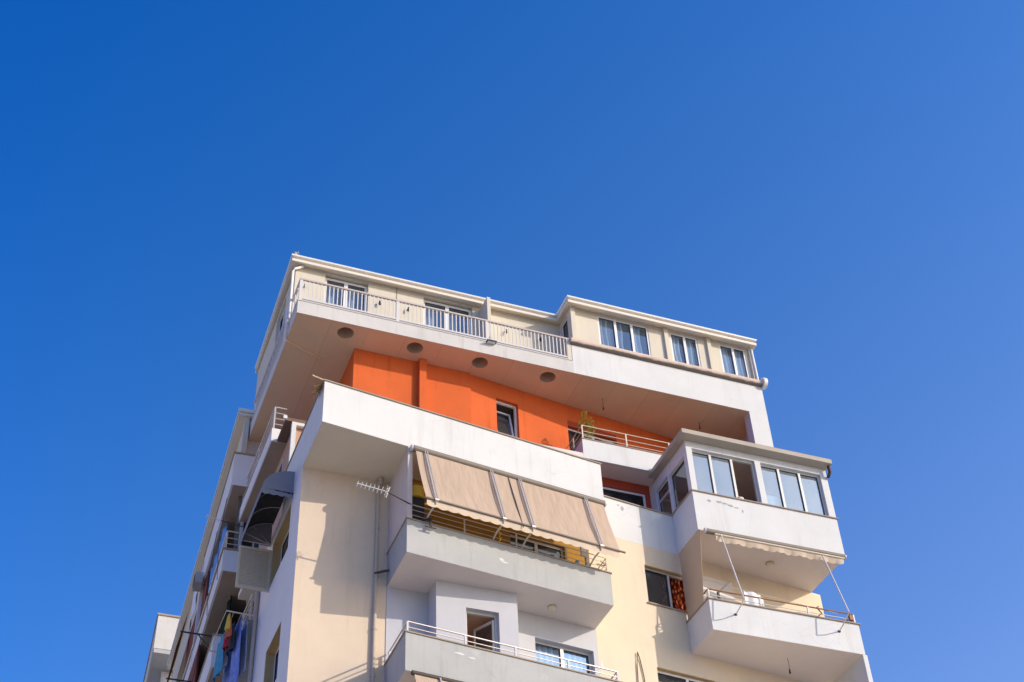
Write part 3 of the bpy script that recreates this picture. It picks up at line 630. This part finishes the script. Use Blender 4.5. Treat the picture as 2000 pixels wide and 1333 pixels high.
# --- side terraces of the left flank
sl_ = MB().box(S, 31.0, 35.3, 5.57, 7.4, 24.445, 24.90).build('balcony', 'side', BL, 'side balcony slab below the top floor overhang')
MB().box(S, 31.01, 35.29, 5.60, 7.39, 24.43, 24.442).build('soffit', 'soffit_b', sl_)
railing(BL, [(5.95, 31.06), (5.62, 31.06), (5.62, 35.2)], [(5.62, 31.06), (5.62, 33), (5.62, 35)], 24.9, (25.1, 25.3, 25.5), 'rail_s', 'rail_s', handrail=(25.7, 'rail_s'))
# small glazed veranda on the wing roof
m = MB(); m.box(B, 5.92, 6.04, 30.0, 30.12, 21.6, 24.35); m.box(B, 5.92, 7.5, 30.0, 30.12, 24.35, 24.45); m.box(B, 6.8, 6.9, 30.0, 30.12, 21.6, 24.35)
ve = m.build('veranda_frame', 'white', BL, 'sunlit white frame of the roof veranda')
MB().box(B, 5.99, 7.5, 30.14, 30.2, 21.6, 24.44).build('veranda_panel', 'brownpink', ve)
MB().box(S, 30.13, 34.9, 6.0, 6.1, 21.6, 24.43).build('wall', 'brownpink', BL)
MB().box(S, 30.0, 34.8, 5.74, 7.4, 24.452, 24.56).build('roof', 'bronze_s', BL)
MB().box(B, 5.66, 5.76, 29.93, 30.0, 24.46, 24.56).build('roof_edge', 'white', BL)
for y in (31.2, 32.4, 33.6): window(S, y, y+1.0, 22.4, 24.1, 5.985, BL, (), mat='alu', pane='glass_d', room=None, dep=.02)

# --- rear wing
O2 = Vector((5.2, 34.8, 0)); V2 = Vector((.0475, .9989, 0)); N2 = Vector((.9989, -.0475, 0))
RR = Frame((V2.x, V2.y), (N2.x, N2.y))
t0 = O2.dot(V2); o0 = O2.dot(N2)
RB = lambda m, a, b, c, d, z0, z1: m.box(RR, t0+a, t0+b, o0+c, o0+d, z0, z1)
RB(MB(), .3, 16.2, 1.0, 9, G0, 28.3).build('wall', 'beige', BL, 'shaded beige side wall of the rear wing')
RB(MB(), .28, 16.2, .22, 1.0, 26.6, 28.3).build('wall', 'pent', BL)
RB(MB(), 0, 16.4, -.04, 8, 28.38, 28.5).build('roof', 'gutter', BL, 'white eave of the rear wing')
RB(MB(), .03, 16.4, .0, 8, 28.26, 28.35).build('fascia_board', 'eave', BL)
RB(MB(), .1, .27, .18, .34, 26.62, 28.25).build('pilaster', 'pent', BL)
for (z0, z1, L) in ((25.40, 26.55, 5.6), (22.40, 23.10, 16), (19.35, 20.3, 16), (16.3, 17.2, 16)):
    bb = RB(MB(), -.2, L, -.03, 1.02, z0, z1).build('balcony', 'side', BL, 'long lilac white side balcony of the rear wing')
    RB(MB(), -.24, L, -.06, 1.0, z1, z1+.05).build('coping', 'stone', bb)
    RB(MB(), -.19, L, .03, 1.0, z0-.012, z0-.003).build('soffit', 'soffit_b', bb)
for (z0, z1, y) in ((23.12, 25.3, .29), (20.35, 22.3, .29), (17.3, 19.3, .29)):
    for k in range(5):
        q0 = t0+.8+k*3.0
        window(RR, q0, q0+1.2, z0+.1, z1-.15, o0+.965, BL, (.5,), mat='alu', pane='glass_d', room=None, dep=.03)
# end window of the rear loggia
window(B, 5.62, 6.15, 23.15, 25.3, 35.0, BL, (), fw=.09, mat='alu', pane='glass_d', transom=24.55, room='room', depth=.05)
for k, z in enumerate((23.3, 23.5, 23.7)):
    pass
railing(BL, [(5.95, 34.66), (5.22, 34.66), (5.9, 49)], [(5.22, 34.66), (5.6, 34.66), (5.35, 37.5), (5.5, 41), (5.7, 45)], 23.15, (23.35, 23.55), 'rail_s', 'rail_s', handrail=(23.78, 'rail_s'))
RB(MB(), 4.6, 9.0, .05, .10, 23.16, 25.37).build('wall', 'redtrim', BL, 'brick red screen between the rear balconies')
RB(MB(), 4.0, 9.8, -.02, .03, 19.4, 22.36).build('wall', 'redtrim', BL)
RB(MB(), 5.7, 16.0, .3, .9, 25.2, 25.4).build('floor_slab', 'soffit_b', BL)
RB(MB(), 5.65, 5.8, -.05, .3, 22.5, 26.3).build('pier', 'side', BL)

# --- recess between wing and rear block
MB().box(S, 32.21, 34.8, 6.9, 7.1, G0, 24.4).build('wall', 'side', BL)
MB().box(B, 6.16, 6.9, 32.25, 32.4, G0, 21.4).build('wall', 'side', BL)
lb = MB().box(S, 32.3, 34.3, 5.66, 6.9, 18.4, 19.53).build('balcony', 'grey', BL, 'grey side balcony behind the washing')
MB().box(S, 32.3, 34.3, 5.64, 6.9, 19.53, 19.56).build('coping', 'stone', lb)
window(B, 5.9, 6.15, 19.6, 21.2, 32.2, BL, (), mat='alu', pane='glass_d', room=None, dep=.04)
MB().box(S, 32.3, 34.3, 5.66, 6.9, 21.36, 21.55).build('floor_slab', 'soffit_o', BL)
railing(BL, [(6.1, 32.33), (5.7, 32.33), (5.7, 34.2)], [(5.7, 32.33), (5.7, 33.3)], 19.56, (19.75, 19.95, 20.15), 'rail_c', 'rail_c', handrail=(20.35, 'rail_c'))

# --- downpipes
dp = MB().tube([(7.79, 27.85, 21.3), (7.79, 27.85, G0)], .045, 12).build("downpipe", "pipe", BL, "beige rainwater pipe down the cream wall")
for z in (19.9, 18.55, 17.1, 15.9): MB().tube([(7.79, 27.85, z), (7.79, 27.85, z+.06)], .058, 12).build('pipe_clip', 'pipe', dp)
MB().tube([(7.79, 27.85, 21.28), (7.85, 27.80, 21.30), (7.80, 27.75, 21.395)], .075, 10).build('pipe_elbow', 'pipe', dp)
MB().tube([(7.74, 27.82, 18.6), (7.95, 27.75, 18.66), (8.07, 27.7, 18.68)], .03, 8).build('branch_pipe', 'bronze', dp)
MB().tube([(5.79, 32.1, 21.3), (5.79, 32.1, G0)], .06, 10).build('downpipe', 'pipe', BL)
MB().tube([(5.86, 29.98, 30.36), (5.72, 29.94, 30.22), (5.60, 29.92, 30.14), (5.56, 29.92, 30.0), (5.56, 29.92, 28.1)], .04, 10).build('downpipe', 'gutter', BL, 'white downpipe at the penthouse corner')
MB().tube([(5.52, 30.0, 28.5), (5.52, 30.0, 27.7), (5.55, 30.2, 27.46)], .045, 10).build('downpipe', 'side', BL)
MB().tube([(5.60, 30.0, 30.5), (5.60, 30.0, 30.86), (5.68, 29.98, 30.9)], .06, 10).build('vent_pipe', 'rail_s', BL)
MB().tube([(20.48, 29.08, 30.4), (20.50, 29.08, 28.8)], .04, 10).build('downpipe', 'gutter', BL)
MB().tube([(19.5, 28.95, 30.58), (19.5, 28.95, 30.66), (19.58, 28.95, 30.68)], .03, 8).build('vent_pipe', 'dark', BL)

# railings on the grey balconies and the right bay
LA = lambda d: [(8.14, 27.85), (8.14, yA(8.14, d)), (13.55, yA(13.55, d)), (13.55, yW(13.55)-.1)]
ps = lambda xs_, d: [(x, yA(x, d)) for x in xs_]
railing(BL, LA(25.06), ps((8.14, 9.56, 10.84, 12.22, 13.55), 25.06) + [(8.14, 27.75)], 16.28, (16.42,), 'rail_w', 'rail_s', pr=.022, br=.012, handrail=(16.56, 'rail_s'), hr=.02, label='steel railing on the lower grey balcony')
railing(BL, LA(25.06)[1:], ps((8.14, 9.6, 11.0, 12.4, 13.55), 25.06), 19.29, (19.45, 19.60), 'rail_c', 'rail_c', pr=.016, br=.008, handrail=(19.74, 'rail_c'), hr=.013, label='cream railing behind the awning')
railing(BL, [(16.53, 28.3), (16.53, 27.44), (20.84, 27.44), (20.84, 28.6)], [(16.53, 27.44), (18.03, 27.44), (19.45, 27.44), (20.84, 27.44)], 19.26, (19.40,), 'rail_w', 'rail_w', pr=.018, br=.012, handrail=(19.57, 'rail_r'), hr=.02, label='railing with a rusty brown top rail')

# ---------------------------------------------------------------- white neighbouring block, far left
WB = thing('apartment_building', (12, 64, -1.6), 'plain white block with a flat top, far behind the lower left', 'building')
m = MB().plan([(5.95, 57.0), (9.5, 57.0), (9.5, 72), (7.0, 72)], 32.4, 34.05); m.build('parapet', 'white_worn', WB)
MB().plan([(6.6, 58.6), (10, 58.6), (10, 72), (8.4, 72)], G0, 32.4).build('wall', 'side', WB)
MB().plan([(5.90, 56.94), (9.55, 56.94), (9.55, 72), (6.95, 72)], 34.05, 34.13).build('coping', 'stone', WB)
MB().plan([(5.97, 57.02), (9.5, 57.02), (9.5, 71.9), (7.02, 71.9)], 32.2, 32.398).build('soffit', 'grey', WB)
window(B, 6.9, 7.5, 29.8, 31.6, 58.56, WB, (), room=None, dep=.03, pane='glass_b')
MB().box(B, 6.62, 7.0, 58.5, 58.59, 29.5, 32.0).build('pilaster', 'white_worn', WB)

# ---------------------------------------------------------------- awnings
def scallop_valance(m, p0, p1, drop, n, amp=.05, out=(0, 0, 0)):
    p0, p1, out = Vector(p0), Vector(p1), Vector(out)
    nn = n*10
    def fn(u, v):
        q = p0.lerp(p1, u); h = drop-amp*(1-abs(math.sin(math.pi*u*n)))
        return q + out*(v*(.4+.6*math.sin(u*19)**2)) + Vector((0, 0, -h*v))
    m.grid(fn, nn, 3)
AD0, AD1, AZ0, AZ1 = 24.97, 24.43, 21.30, 19.57
s0, s1 = sA(8.17, 25.0), sA(13.50, 25.0)
aw = thing('awning', A.p((s0+s1)/2, AD1, AZ1), 'long beige fabric awning let down in front of the ochre loggia', 'awning')
def fab(u, v):
    sag = .05*math.sin(math.pi*v)+.012*math.sin(u*23)*math.sin(math.pi*v)
    return A.p(s0+.06+(s1-s0-.05)*u+.07*v, AD0-.09+(AD1-AD0+.09)*v+sag*.5, AZ0-.03+(AZ1-AZ0+.03)*v-sag*.35)
MB().grid(fab, 60, 16).build('fabric', 'fabric', aw)
MB().tube([A.p(s0, AD0-.07, AZ0), A.p(s1+.05, AD0-.07, AZ0)], .085, 14).build('roller', 'roller', aw)
for s in (s0-.02, s1+.07): MB().tube([A.p(s-.03, AD0-.05, AZ0+.01), A.p(s+.03, AD0-.05, AZ0+.01)], .085, 12).build('end_bracket', 'rail_w', aw)
MB().tube([A.p(s0+.10, AD1, AZ1), A.p(s1+.22, AD1, AZ1)], .028, 10).build('front_bar', 'roller', aw)
m = MB(); scallop_valance(m, A.p(s0+.16, AD1+.02, AZ1-.02), A.p(s1+.06, AD1+.02, AZ1-.02), .18, 19, .04, A.n*.03); m.build('valance', 'fabric_c', aw)
for px_ in (8.50, 10.28, 11.07, 12.97):
    q = sA(px_, 24.9); m = MB()
    for dx_ in (0, .06): m.bar(A.p(q-.03+dx_, AD0-.13, AZ0-.02), A.p(q+.04+dx_, AD1-.03, AZ1+.03), .026)
    ar = m.build('arm', 'rail_s', aw)
    MB().tube([A.p(q+.07, AD1-.02, AZ1), A.p(q+.07, AD1+.02, AZ1-.10), A.p(q+.08, 24.80, 19.44), A.p(q+.08, 25.05, 19.33)], .022, 8).build('drop_arm', 'rail_c', ar)
    MB().tube([A.p(q+.02, AD1-.02, AZ1-.01), A.p(q+.12, AD1-.02, AZ1-.01)], .04, 10).build('clamp', 'rail_s', ar)
MB().bar(A.p(sA(10.75, 25), AD0-.1, AZ0-.05), A.p(sA(10.75, 25)+.1, AD1-.02, AZ1-.1), .018).build('crank_rod', 'bronze', aw)
# rolled-up awning of the right bay
a2 = thing('awning', (18.7, 27.2, 21.0), 'rolled up cream awning with two long white arms under the glazed balcony', 'awning')
MB().tube([(16.62, 27.27, 21.28), (20.86, 27.27, 21.28)], .075, 12).build('roller', 'roller', a2)
MB().tube([(16.85, 27.20, 21.18), (20.80, 27.20, 21.18)], .025, 10).build('front_bar', 'rail_c', a2)
for x in (16.62, 20.86): MB().tube([(x-.03, 27.27, 21.28), (x+.03, 27.27, 21.28)], .075, 12).build('end_bracket', 'rail_w', a2)
m = MB(); scallop_valance(m, (16.88, 27.21, 21.16), (20.78, 27.21, 21.16), .155, 17, .035, (0, .09, 0)); m.build('valance', 'fabric_c', a2)
for P0, P1, P2 in (((17.02, 27.18, 21.16), (17.12, 26.76, 18.98), (17.19, 27.37, 18.89)), ((20.09, 27.18, 21.12), (20.18, 26.71, 19.10), (20.24, 27.37, 18.92))):
    ar = MB().tube([P0, P1], .02, 8).build('arm', 'rail_w', a2)
    P1v, P2v = Vector(P1), Vector(P2)
    MB().tube([P1v, P1v.lerp(P2v, .35)+Vector((0, 0, -.03)), P2v], .017, 8).build('drop_arm', 'rail_s', ar)
    MB().tube([P2v+Vector((-.03, 0, 0)), P2v+Vector((.03, 0, 0))], .03, 8).build('pivot', 'dark', ar)
# awning at the foot of the picture, under the lower grey balcony
s2 = sA(8.2, 25.0); s3 = sA(12.2, 25.0)
a3 = thing('awning', A.p((s2+s3)/2, 24.5, 13.5), 'beige awning under the lowest grey balcony, mostly below the frame', 'awning')
MB().grid(lambda u, v: A.p(s2+.05+(s3-s2)*u+.1*v, 24.9-.5*v, 15.22-1.7*v), 20, 8).build('fabric', 'fabric', a3)
MB().tube([A.p(s2, 24.92, 15.24), A.p(s3+.05, 24.92, 15.24)], .055, 12).build('roller', 'bronze', a3)
for q in (s2+.65, s2+2.4): MB().bar(A.p(q, 24.86, 15.22), A.p(q+.1, 24.38, 13.55), .035).build('arm', 'rail_s', a3)
# dome canopy on the side wall
a4 = thing('awning', (5.4, 30.0, 21.0), 'slate grey dome canopy with a dark lining on the left side wall', 'awning')
cy0, cy1 = 28.78, 31.2
def dome(u, v):
    # v: 0 at wall top, 1 at the front bar; u along the wall
    a = v*math.pi*.5
    return Vector((5.855-.80*math.sin(a), cy0+(cy1-cy0)*u, 21.10+.66*math.cos(a)-.0*v+.10))
MB().grid(dome, 16, 10).build('fabric', 'fabric_g', a4)
for u in (0, 1):
    m = MB(); pts = [dome(u, k/10) for k in range(11)]; c_ = Vector((5.855, pts[0].y, 21.14))
    for k in range(10): m.add([c_, pts[k], pts[k+1]], [(0, 1, 2)])
    m.build('end_panel', 'fabric_g', a4)
MB().grid(lambda u, v: dome(u, v)+Vector((.015, 0, -.015)), 16, 10).build('lining', 'fabric_k', a4)
m = MB(); scallop_valance(m, dome(0, 1)+Vector((0, 0, 0)), dome(1, 1), .17, 10, .03)
scallop_valance(m, Vector((5.85, cy0, 21.2)), dome(0, 1), .17, 4, .03); m.build('valance', 'fabric_g', a4)
for u in (.34, .66, .98): MB().tube([dome(u, k/10)+Vector((.02, 0, -.03)) for k in range(11)], .014, 6).build('rib', 'rail_s', a4)
for y in (cy1-.05,):
    for v in (.45, .75, 1.0):
        q = dome(0 if y < 30 else 1, v); MB().tube([(5.85, y, 21.16), q], .014, 6).build('rib', 'rail_s', a4)

# ---------------------------------------------------------------- aerials
def yagi(name, tip, end, label, n, post, parent_mats, refl=True):
    t = thing(name, end, label, 'aerial')
    tip, end = Vector(tip), Vector(end); d = (tip-end).normalized()
    MB().tube([end, tip], .014, 6).build('boom', 'gutter', t)
    side = Vector((.25, -.35, .9)); side = (side-d*side.dot(d)).normalized()
    m = MB()
    for i in range(n):
        q = end.lerp(tip, (i+.5)/n+.04*(i/n)); L = .10-.03*i/n
        m.tube([q-side*L, q+side*L], .007, 5)
    m.build('element', 'gutter', t)
    if refl:
        m = MB(); s3_ = d.cross(side).normalized()
        for k in range(-2, 3):
            q = end+s3_*0+side*k*.055-d*abs(k)*(-.02); m.tube([q-s3_*.10, q+s3_*.10], .008, 5)
        m.bar(end-side*.14, end+side*.14, .015); m.build('reflector', 'gutter', t)
    MB().tube(post, .018, 8).build('mast', 'bronze', t)
    return t
yagi('tv_aerial', (6.86, 26.42, 20.07), (7.57, 26.22, 19.83), 'small white television aerial in front of the cream wall', 8,
     [(7.57, 26.22, 19.83), (8.22, 26.36, 19.68)], None)
yagi('tv_aerial', (4.60, 35.0, 24.4), (5.05, 35.0, 24.33), 'thin television aerial sticking out from the far left edge', 6,
     [(5.05, 35.0, 24.33), (5.7, 35.0, 24.25)], None, False)

# ---------------------------------------------------------------- lamps
def lamp(x, y, z, label, r=.11):
    t = thing('ceiling_lamp', (x, y, z), label, 'lamp')
    MB().tube([(x, y, z), (x, y, z-.04)], r, 18).build('base', 'pipe', t)
    MB().tube([(x, y, z-.04), (x, y, z-.075), (x, y, z-.10)], [r*.85, r*.8, r*.45], 18).build('shade', 'lampw', t)
lamp(12.17, 27.57, 18.349, 'round yellowish ceiling lamp under the upper grey balcony')
lamp(19.1, 28.26, 21.374, 'round ceiling lamp under the glazed balcony', .12)
def bulb(x, y, z, L, label):
    t = thing('hanging_bulb', (x, y, z), label, 'lamp')
    MB().tube([(x, y, z), (x+.015, y, z-L*.5), (x, y, z-L)], .007, 6).build('cord', 'dark', t)
    MB().tube([(x, y, z-L), (x, y, z-L-.06), (x, y, z-L-.10), (x, y, z-L-.13)], [.018, .022, .032, .015], 10).build('bulb', 'bronze', t)
bulb(15.27, 29.78, 27.498, .34, 'bare bulb on a cord under the peach soffit beside the orange wall')
bulb(19.0, 28.13, 18.349, .33, 'bare bulb on a cord under the lowest right balcony')
bulb(18.6, 29.9, 27.498, .18, 'short bare bulb holder under the right end of the soffit')
GW = 'small wall lamps behind the white railing'
for x, lb_ in ((5.95, 'small black wall lamp left of the first balcony door'), (8.25, 'small black wall lamp right of the first balcony door'), (9.15, 'small black wall lamp just left of the second balcony door'),
               (12.3, 'small black wall lamp right of the fin wall'), (13.45, 'small black wall lamp in the shaded corner')):
    t = thing('wall_lamp', (x, YM-.05, 29.55), lb_, 'lamp', GW)
    MB().tube([(x, YM-.002, 29.6), (x, YM-.05, 29.6), (x, YM-.10, 29.56)], .02, 8).build('bracket', 'dark', t)
    MB().tube([(x, YM-.10, 29.48), (x, YM-.10, 29.62)], [.038, .024], 10).build('shade', 'dark', t)
t = thing('floodlight', (11.38, YF-.1, 27.9), 'small flat black floodlight on the slab edge below the fin', 'lamp')
MB().box(B, 11.22, 11.52, YF-.16, YF-.03, 27.90, 27.94).build('housing', 'dark', t)
MB().box(B, 11.25, 11.49, YF-.14, YF-.05, 27.893, 27.899).build('lens', 'paper', t)

# ---------------------------------------------------------------- plants
def leaves(m, c, rad, n, size):
    for i in range(n):
        d = Vector((random.gauss(0, 1), random.gauss(0, 1), random.gauss(0, 1))).normalized()*random.random()**.4
        p = Vector(c)+Vector((d.x*rad[0], d.y*rad[1], d.z*rad[2]))
        a = Vector((random.gauss(0, 1), random.gauss(0, 1), random.gauss(0, .6))).normalized(); b = a.orthogonal().normalized()
        L = size*random.uniform(.6, 1.3)
        m.add([p-a*L, p+b*L*.4, p+a*L, p-b*L*.4], [(0, 1, 2, 3)])
pl = thing('potted_plant', (14.5, 29.42, 24.6), 'small bushy green shrub in a pot behind the pipe railing', 'plant')
MB().tube([(14.5, 29.42, 24.61), (14.5, 29.42, 24.95)], [.13, .18], 14).build('pot', 'ochre', pl)
MB().tube([(14.5, 29.42, 24.9), (14.48, 29.42, 25.5), (14.52, 29.42, 26.2)], [.02, .015, .008], 6).build('stem', 'straw', pl)
m = MB()
for c, r_, n in (((14.50, 29.42, 26.05), (.26, .22, .20), 150), ((14.42, 29.4, 26.28), (.12, .12, .20), 70), ((14.62, 29.42, 25.85), (.20, .2, .18), 90), ((14.30, 29.42, 25.95), (.14, .14, .16), 50), ((14.5, 29.4, 25.6), (.12, .12, .2), 40)):
    leaves(m, c, r_, int(n*1.1), .05)
m.build('foliage', 'leaf', pl)
m = MB()
for i in range(70):
    p = Vector((5.82, 26.1+random.random()*.25, 22.60)); d = Vector((random.uniform(-.9, .2), random.uniform(-.6, .6), random.uniform(-.9, .7)))*.26
    m.tube([p, p+d*.5, p+d+Vector((0, 0, -.05))], .004, 4, False)
m.build('dry_weed', 'straw', None, 'dry brown weed tuft growing at the left corner of the white band', 'plant')
MB().bar((5.55, 26.10, 22.80), (6.0, 26.12, 22.70), .05, .03).build('plank', 'wood', None, 'pale wooden slat poking out over the left corner of the white band', 'plank')
MB().tube([(6.05, 26.6, 23.0), (6.12, 26.6, 23.06), (6.25, 26.62, 23.05), (6.32, 26.62, 22.9), (6.42, 26.6, 22.7)], .035, 8).build('hose', 'bronze', None, 'bent dark hose on the left end of the white band', 'hose')

# ---------------------------------------------------------------- things on the balconies
t = thing('bracket', A.p(sA(8.55, 25), 24.95, 19.1), 'black angle bracket hooked over the rim of the upper grey balcony', 'bracket')
q = sA(8.62, 25.0)
MB().bar(A.p(q, 24.86, 19.31), A.p(q, 24.86, 19.10), .05).build('hook', 'dark', t)
MB().bar(A.p(q-.22, 25.02, 19.315), A.p(q+.02, 24.86, 19.325), .04).build('shank', 'dark', t)
MB().bar(A.p(q-.14, 24.86, 19.09), A.p(q+.14, 24.86, 19.09), .03).build('foot', 'dark', t)
pts = [A.p(sA(10.42, 25)+.02*math.sin(i*1.9), 24.8+.03*math.cos(i*2.3), 19.58-.045*i) for i in range(10)]
MB().tube(pts, .012, 6).build('cord', 'yellow', None, 'twisted yellow cord hanging below the big awning', 'cord')
t = thing('basket', (8.32, 26.6, 20.3), 'orange yellow basket standing in the left end of the loggia', 'basket')
MB().tube([(8.42, 26.75, 20.15), (8.42, 26.75, 20.45)], [.2, .22], 16).build('bowl', 'yellow', t)
MB().tube([(8.42, 26.75, 20.45), (8.42, 26.75, 20.49)], .235, 16).build('rim', 'ochre', t)
MB().box(B, 8.24, 8.6, 26.62, 27.0, 18.52, 20.14).build('cupboard', 'dark', None, 'tall dark cupboard at the left end of the loggia, under the basket', 'cupboard')
MB().box(A, sA(13.0, 25.1), sA(13.05, 25.1)+.02, 25.12, 25.2, 19.3, 20.4).build('pole', 'rail_w', None, 'short white pole leaning inside the right end of the loggia', 'pole')
MB().box(A, sA(12.86, 25.1), sA(13.0, 25.1), 25.1, 25.16, 19.66, 19.92).build('cloth', 'paper', None, 'white cloth hung inside the loggia near the pole', 'cloth')
MB().tube([A.p(sA(12.72, 25.1), 25.12, 19.29), A.p(sA(12.72, 25.1), 25.12, 19.45)], .05, 10).build('bottle', 'skyblue', None, 'pale blue bottle standing on the grey balcony rim', 'bottle')
# white cloth and rack on the right bay balcony
t = thing('drying_rack', (17.9, 27.7, 19.3), 'dark folding drying rack standing on the right balcony', 'drying rack')
MB().bar((17.0, 27.7, 19.0), (17.0, 27.75, 19.75), .05).build('leg', 'dark', t); MB().bar((17.0, 27.75, 19.72), (17.45, 27.85, 20.18), .05).build('arm', 'dark', t)
MB().tube([(17.45, 27.85, 20.05), (20.7, 27.9, 19.85)], .006, 6).build('washing_line', 'rail_w', t)
MB().grid(lambda u, v: Vector((17.85+.5*u, 27.86+.03*math.sin(u*9), 20.02-.04*u-.55*v)), 16, 6).build('towel', 'paper', None, 'white towel over the line on the right balcony', 'towel', solid=.012)
MB().grid(lambda u, v: Vector((18.1+.16*u, 27.62+.02*math.sin(u*9), 19.72-.35*v)), 8, 4).build('cloth', 'paper', None, 'small white cloth hanging behind the rusty rail', 'cloth', solid=.012)
m = MB(); m.box(B, 19.2, 20.1, 27.7, 27.95, 19.26, 19.45); m.box(B, 19.3, 19.9, 27.72, 27.9, 19.45, 19.55)
m.build('bundle', 'fabric_c', None, 'pale bundle of folded cloth behind the right balcony railing', 'bundle')
t = thing('bracket', (20.6, 27.44, 19.5), 'rusty box fitting at the right end of the rusty rail', 'bracket')
MB().box(B, 20.68, 20.78, 27.38, 27.46, 19.36, 19.50).build('box', 'rail_r', t); MB().tube([(20.73, 27.42, 19.50), (20.73, 27.42, 19.56)], .025, 8).build('knob', 'rail_r', t)
MB().tube([(19.7, 27.46, 19.3), (19.85, 27.42, 19.42), (19.72, 27.42, 19.58), (19.8, 27.45, 19.63)], .02, 8).build('pipe_fitting', 'rail_r', None, 'knotted rusty fitting on the middle of the rusty rail', 'fitting')
MB().box(B, 18.9, 19.35, 27.62, 27.64, 22.66, 23.2).build('paper_sheet', 'paper', None, 'white paper leaning inside the right window of the glazed balcony', 'paper')
MB().tube([(18.0, 27.5, 22.68), (18.0, 27.5, 22.76), (18.0, 27.5, 22.82)], [.11, .12, .04], 12).build('bowl', 'pink', None, 'pinkish bowl in the open sash of the glazed balcony', 'bowl')
# cable loop and meter box on the cream wall
P_ = lambda x, z, o=.03: A.p(sA(x, e), e-o, z)
MB().tube([P_(14.72, 15.6), P_(14.70, 17.0), P_(14.73, 17.6), P_(14.77, 17.95, .05), P_(14.84, 17.75), P_(14.90, 17.3), P_(14.92, 16.6), P_(14.90, 15.6)], .014, 6).build('cable', 'bronze', None, 'thin looped cable hanging on the warm cream wall', 'cable')
MB().tube([P_(13.9, 20.38, .1), P_(14.05, 20.36, .06), P_(14.1, 20.36, .02)], .025, 8).build('hook', 'pipe', None, 'small metal hook on the cream wall beside the awning', 'hook')

# washing on the left flank
t = thing('drying_rack', (5.3, 32.2, 19.4), 'white drying rack hung outside the grey side balcony', 'drying rack')
yq = (31.9, 34.0)
for y in yq: MB().tube([(5.7, y, 19.45), (5.0, y, 19.48)], .02, 6).build('arm', 'rail_c', t)
for x in (5.0, 5.2, 5.4, 5.6): MB().tube([(x, yq[0], 19.47), (x, yq[1], 19.47)], .01, 6).build('line', 'rail_c', t)
def wash(name, x, y0, y1, h, mat, label, cat):
    MB().grid(lambda u, v: Vector((x+.05*math.sin(u*11+v*2)*(.3+v), y0+(y1-y0)*u+.03*v, 19.46-h*v*(1+.06*math.sin(u*7)))), 20, 10).build(name, mat, None, label, cat, 'washing hung on the left flank', solid=.012)
wash('bed_sheet', 5.42, 31.95, 33.8, 1.9, 'blue', 'blue flowered sheet hanging on the left flank rack', 'sheet')
wash('bed_sheet', 5.58, 32.0, 33.9, 1.5, 'floral', 'pale flowered sheet hanging nearest to the wall on the left flank rack', 'sheet')
wash('towel', 5.3, 33.1, 33.6, .8, 'paper', 'white towel hanging on the middle line of the rack', 'towel')
wash('shirt', 5.3, 32.3, 32.75, .75, 'dark', 'black shirt hanging between the coloured shirts on the rack', 'shirt')
wash('towel', 5.16, 32.9, 33.6, 1.1, 'teal', 'teal towel hanging on the outer line of the rack', 'towel')
wash('shirt', 5.2, 32.45, 32.75, .62, 'crimson', 'crimson shirt hanging on the rack', 'shirt')
wash('shirt', 5.18, 32.15, 32.4, .5, 'coral', 'coral patterned shirt hanging on the rack', 'shirt')
wash('shirt', 5.1, 31.95, 32.1, .42, 'yellow', 'yellow cloth hanging at the near end of the rack', 'cloth')
MB().grid(lambda u, v: RR.p(t0+1.5+3.0*u, o0+.15+.05*math.sin(u*25), 25.3-1.5*v), 30, 6).build('bed_sheet', 'skyblue', None, 'light blue sheet hanging in the rear wing loggia', 'sheet', 'washing hung on the left flank', solid=.012)
MB().grid(lambda u, v: RR.p(t0+1.0+2.6*u, o0+.45+.04*math.sin(u*30), 22.38-2.0*v), 30, 6).build('curtain', 'green_k', None, 'dark green curtain under the rear wing balcony', 'curtain', solid=.012)
MB().grid(lambda u, v: RR.p(t0+5.9+2.6*u, o0-.02+.04*math.sin(u*15), 26.5-(.5+.9*u)*v), 20, 6).build('awning_cloth', 'paper', None, 'white cloth hung along the far rear balcony', 'cloth', solid=.012)
t = thing('air_conditioner', tuple(RR.p(t0+5.2, o0-.2, 25.55)), 'grey blue air conditioner unit on the rear side balcony', 'air conditioner')
RB(MB(), 5.0, 5.6, -.30, -.06, 25.2, 25.58).build('case', 'grey', t); RB(MB(), 5.1, 5.5, -.32, -.305, 25.25, 25.53).build('grille', 'dark', t)
MB().grid(lambda u, v: RR.p(t0+8.6+5*u, o0-.1-.25*v, 26.2-1.4*v-.2*math.sin(u*3)), 20, 6).build('tarpaulin', 'brown', None, 'rusty brown tarpaulin strung along the far end of the rear wing', 'tarpaulin', solid=.01)

# iron washing brackets and slack cables on the left flank
def washing_bracket(y, x1, z, label):
    t = thing('bracket', (5.2, y, z-.3), label, 'bracket', 'iron washing brackets on the left flank')
    MB().bar((5.25, y, z), (x1, y, z), .035).build('bar', 'dark', t); MB().bar((4.85, y, z), (5.22, y, z-.42), .03).build('brace', 'dark', t)
    MB().bar((5.22, y, z), (5.22, y, z-.5), .03).build('wall_plate', 'dark', t)
washing_bracket(35.5, 4.36, 20.80, 'black iron washing bracket sticking out below the second rear balcony')
washing_bracket(38.5, 4.5, 20.95, 'black iron washing bracket further back along the rear wing')
for i, (a, z0, z1) in enumerate(((.4, 25.3, 22.5), (2.2, 25.3, 22.4), (3.4, 22.3, 19.4))):
    MB().tube([RR.p(t0+a, o0-.05, z0), RR.p(t0+a+.2, o0-.12, (z0+z1)/2), RR.p(t0+a+.1, o0-.05, z1)], .009, 6).build('cable', 'dark', None,
        ('slack dark cable at the near end of the rear balconies', 'slack dark cable beside the light blue sheet', 'slack dark cable on the lowest rear balcony')[i], 'cable')
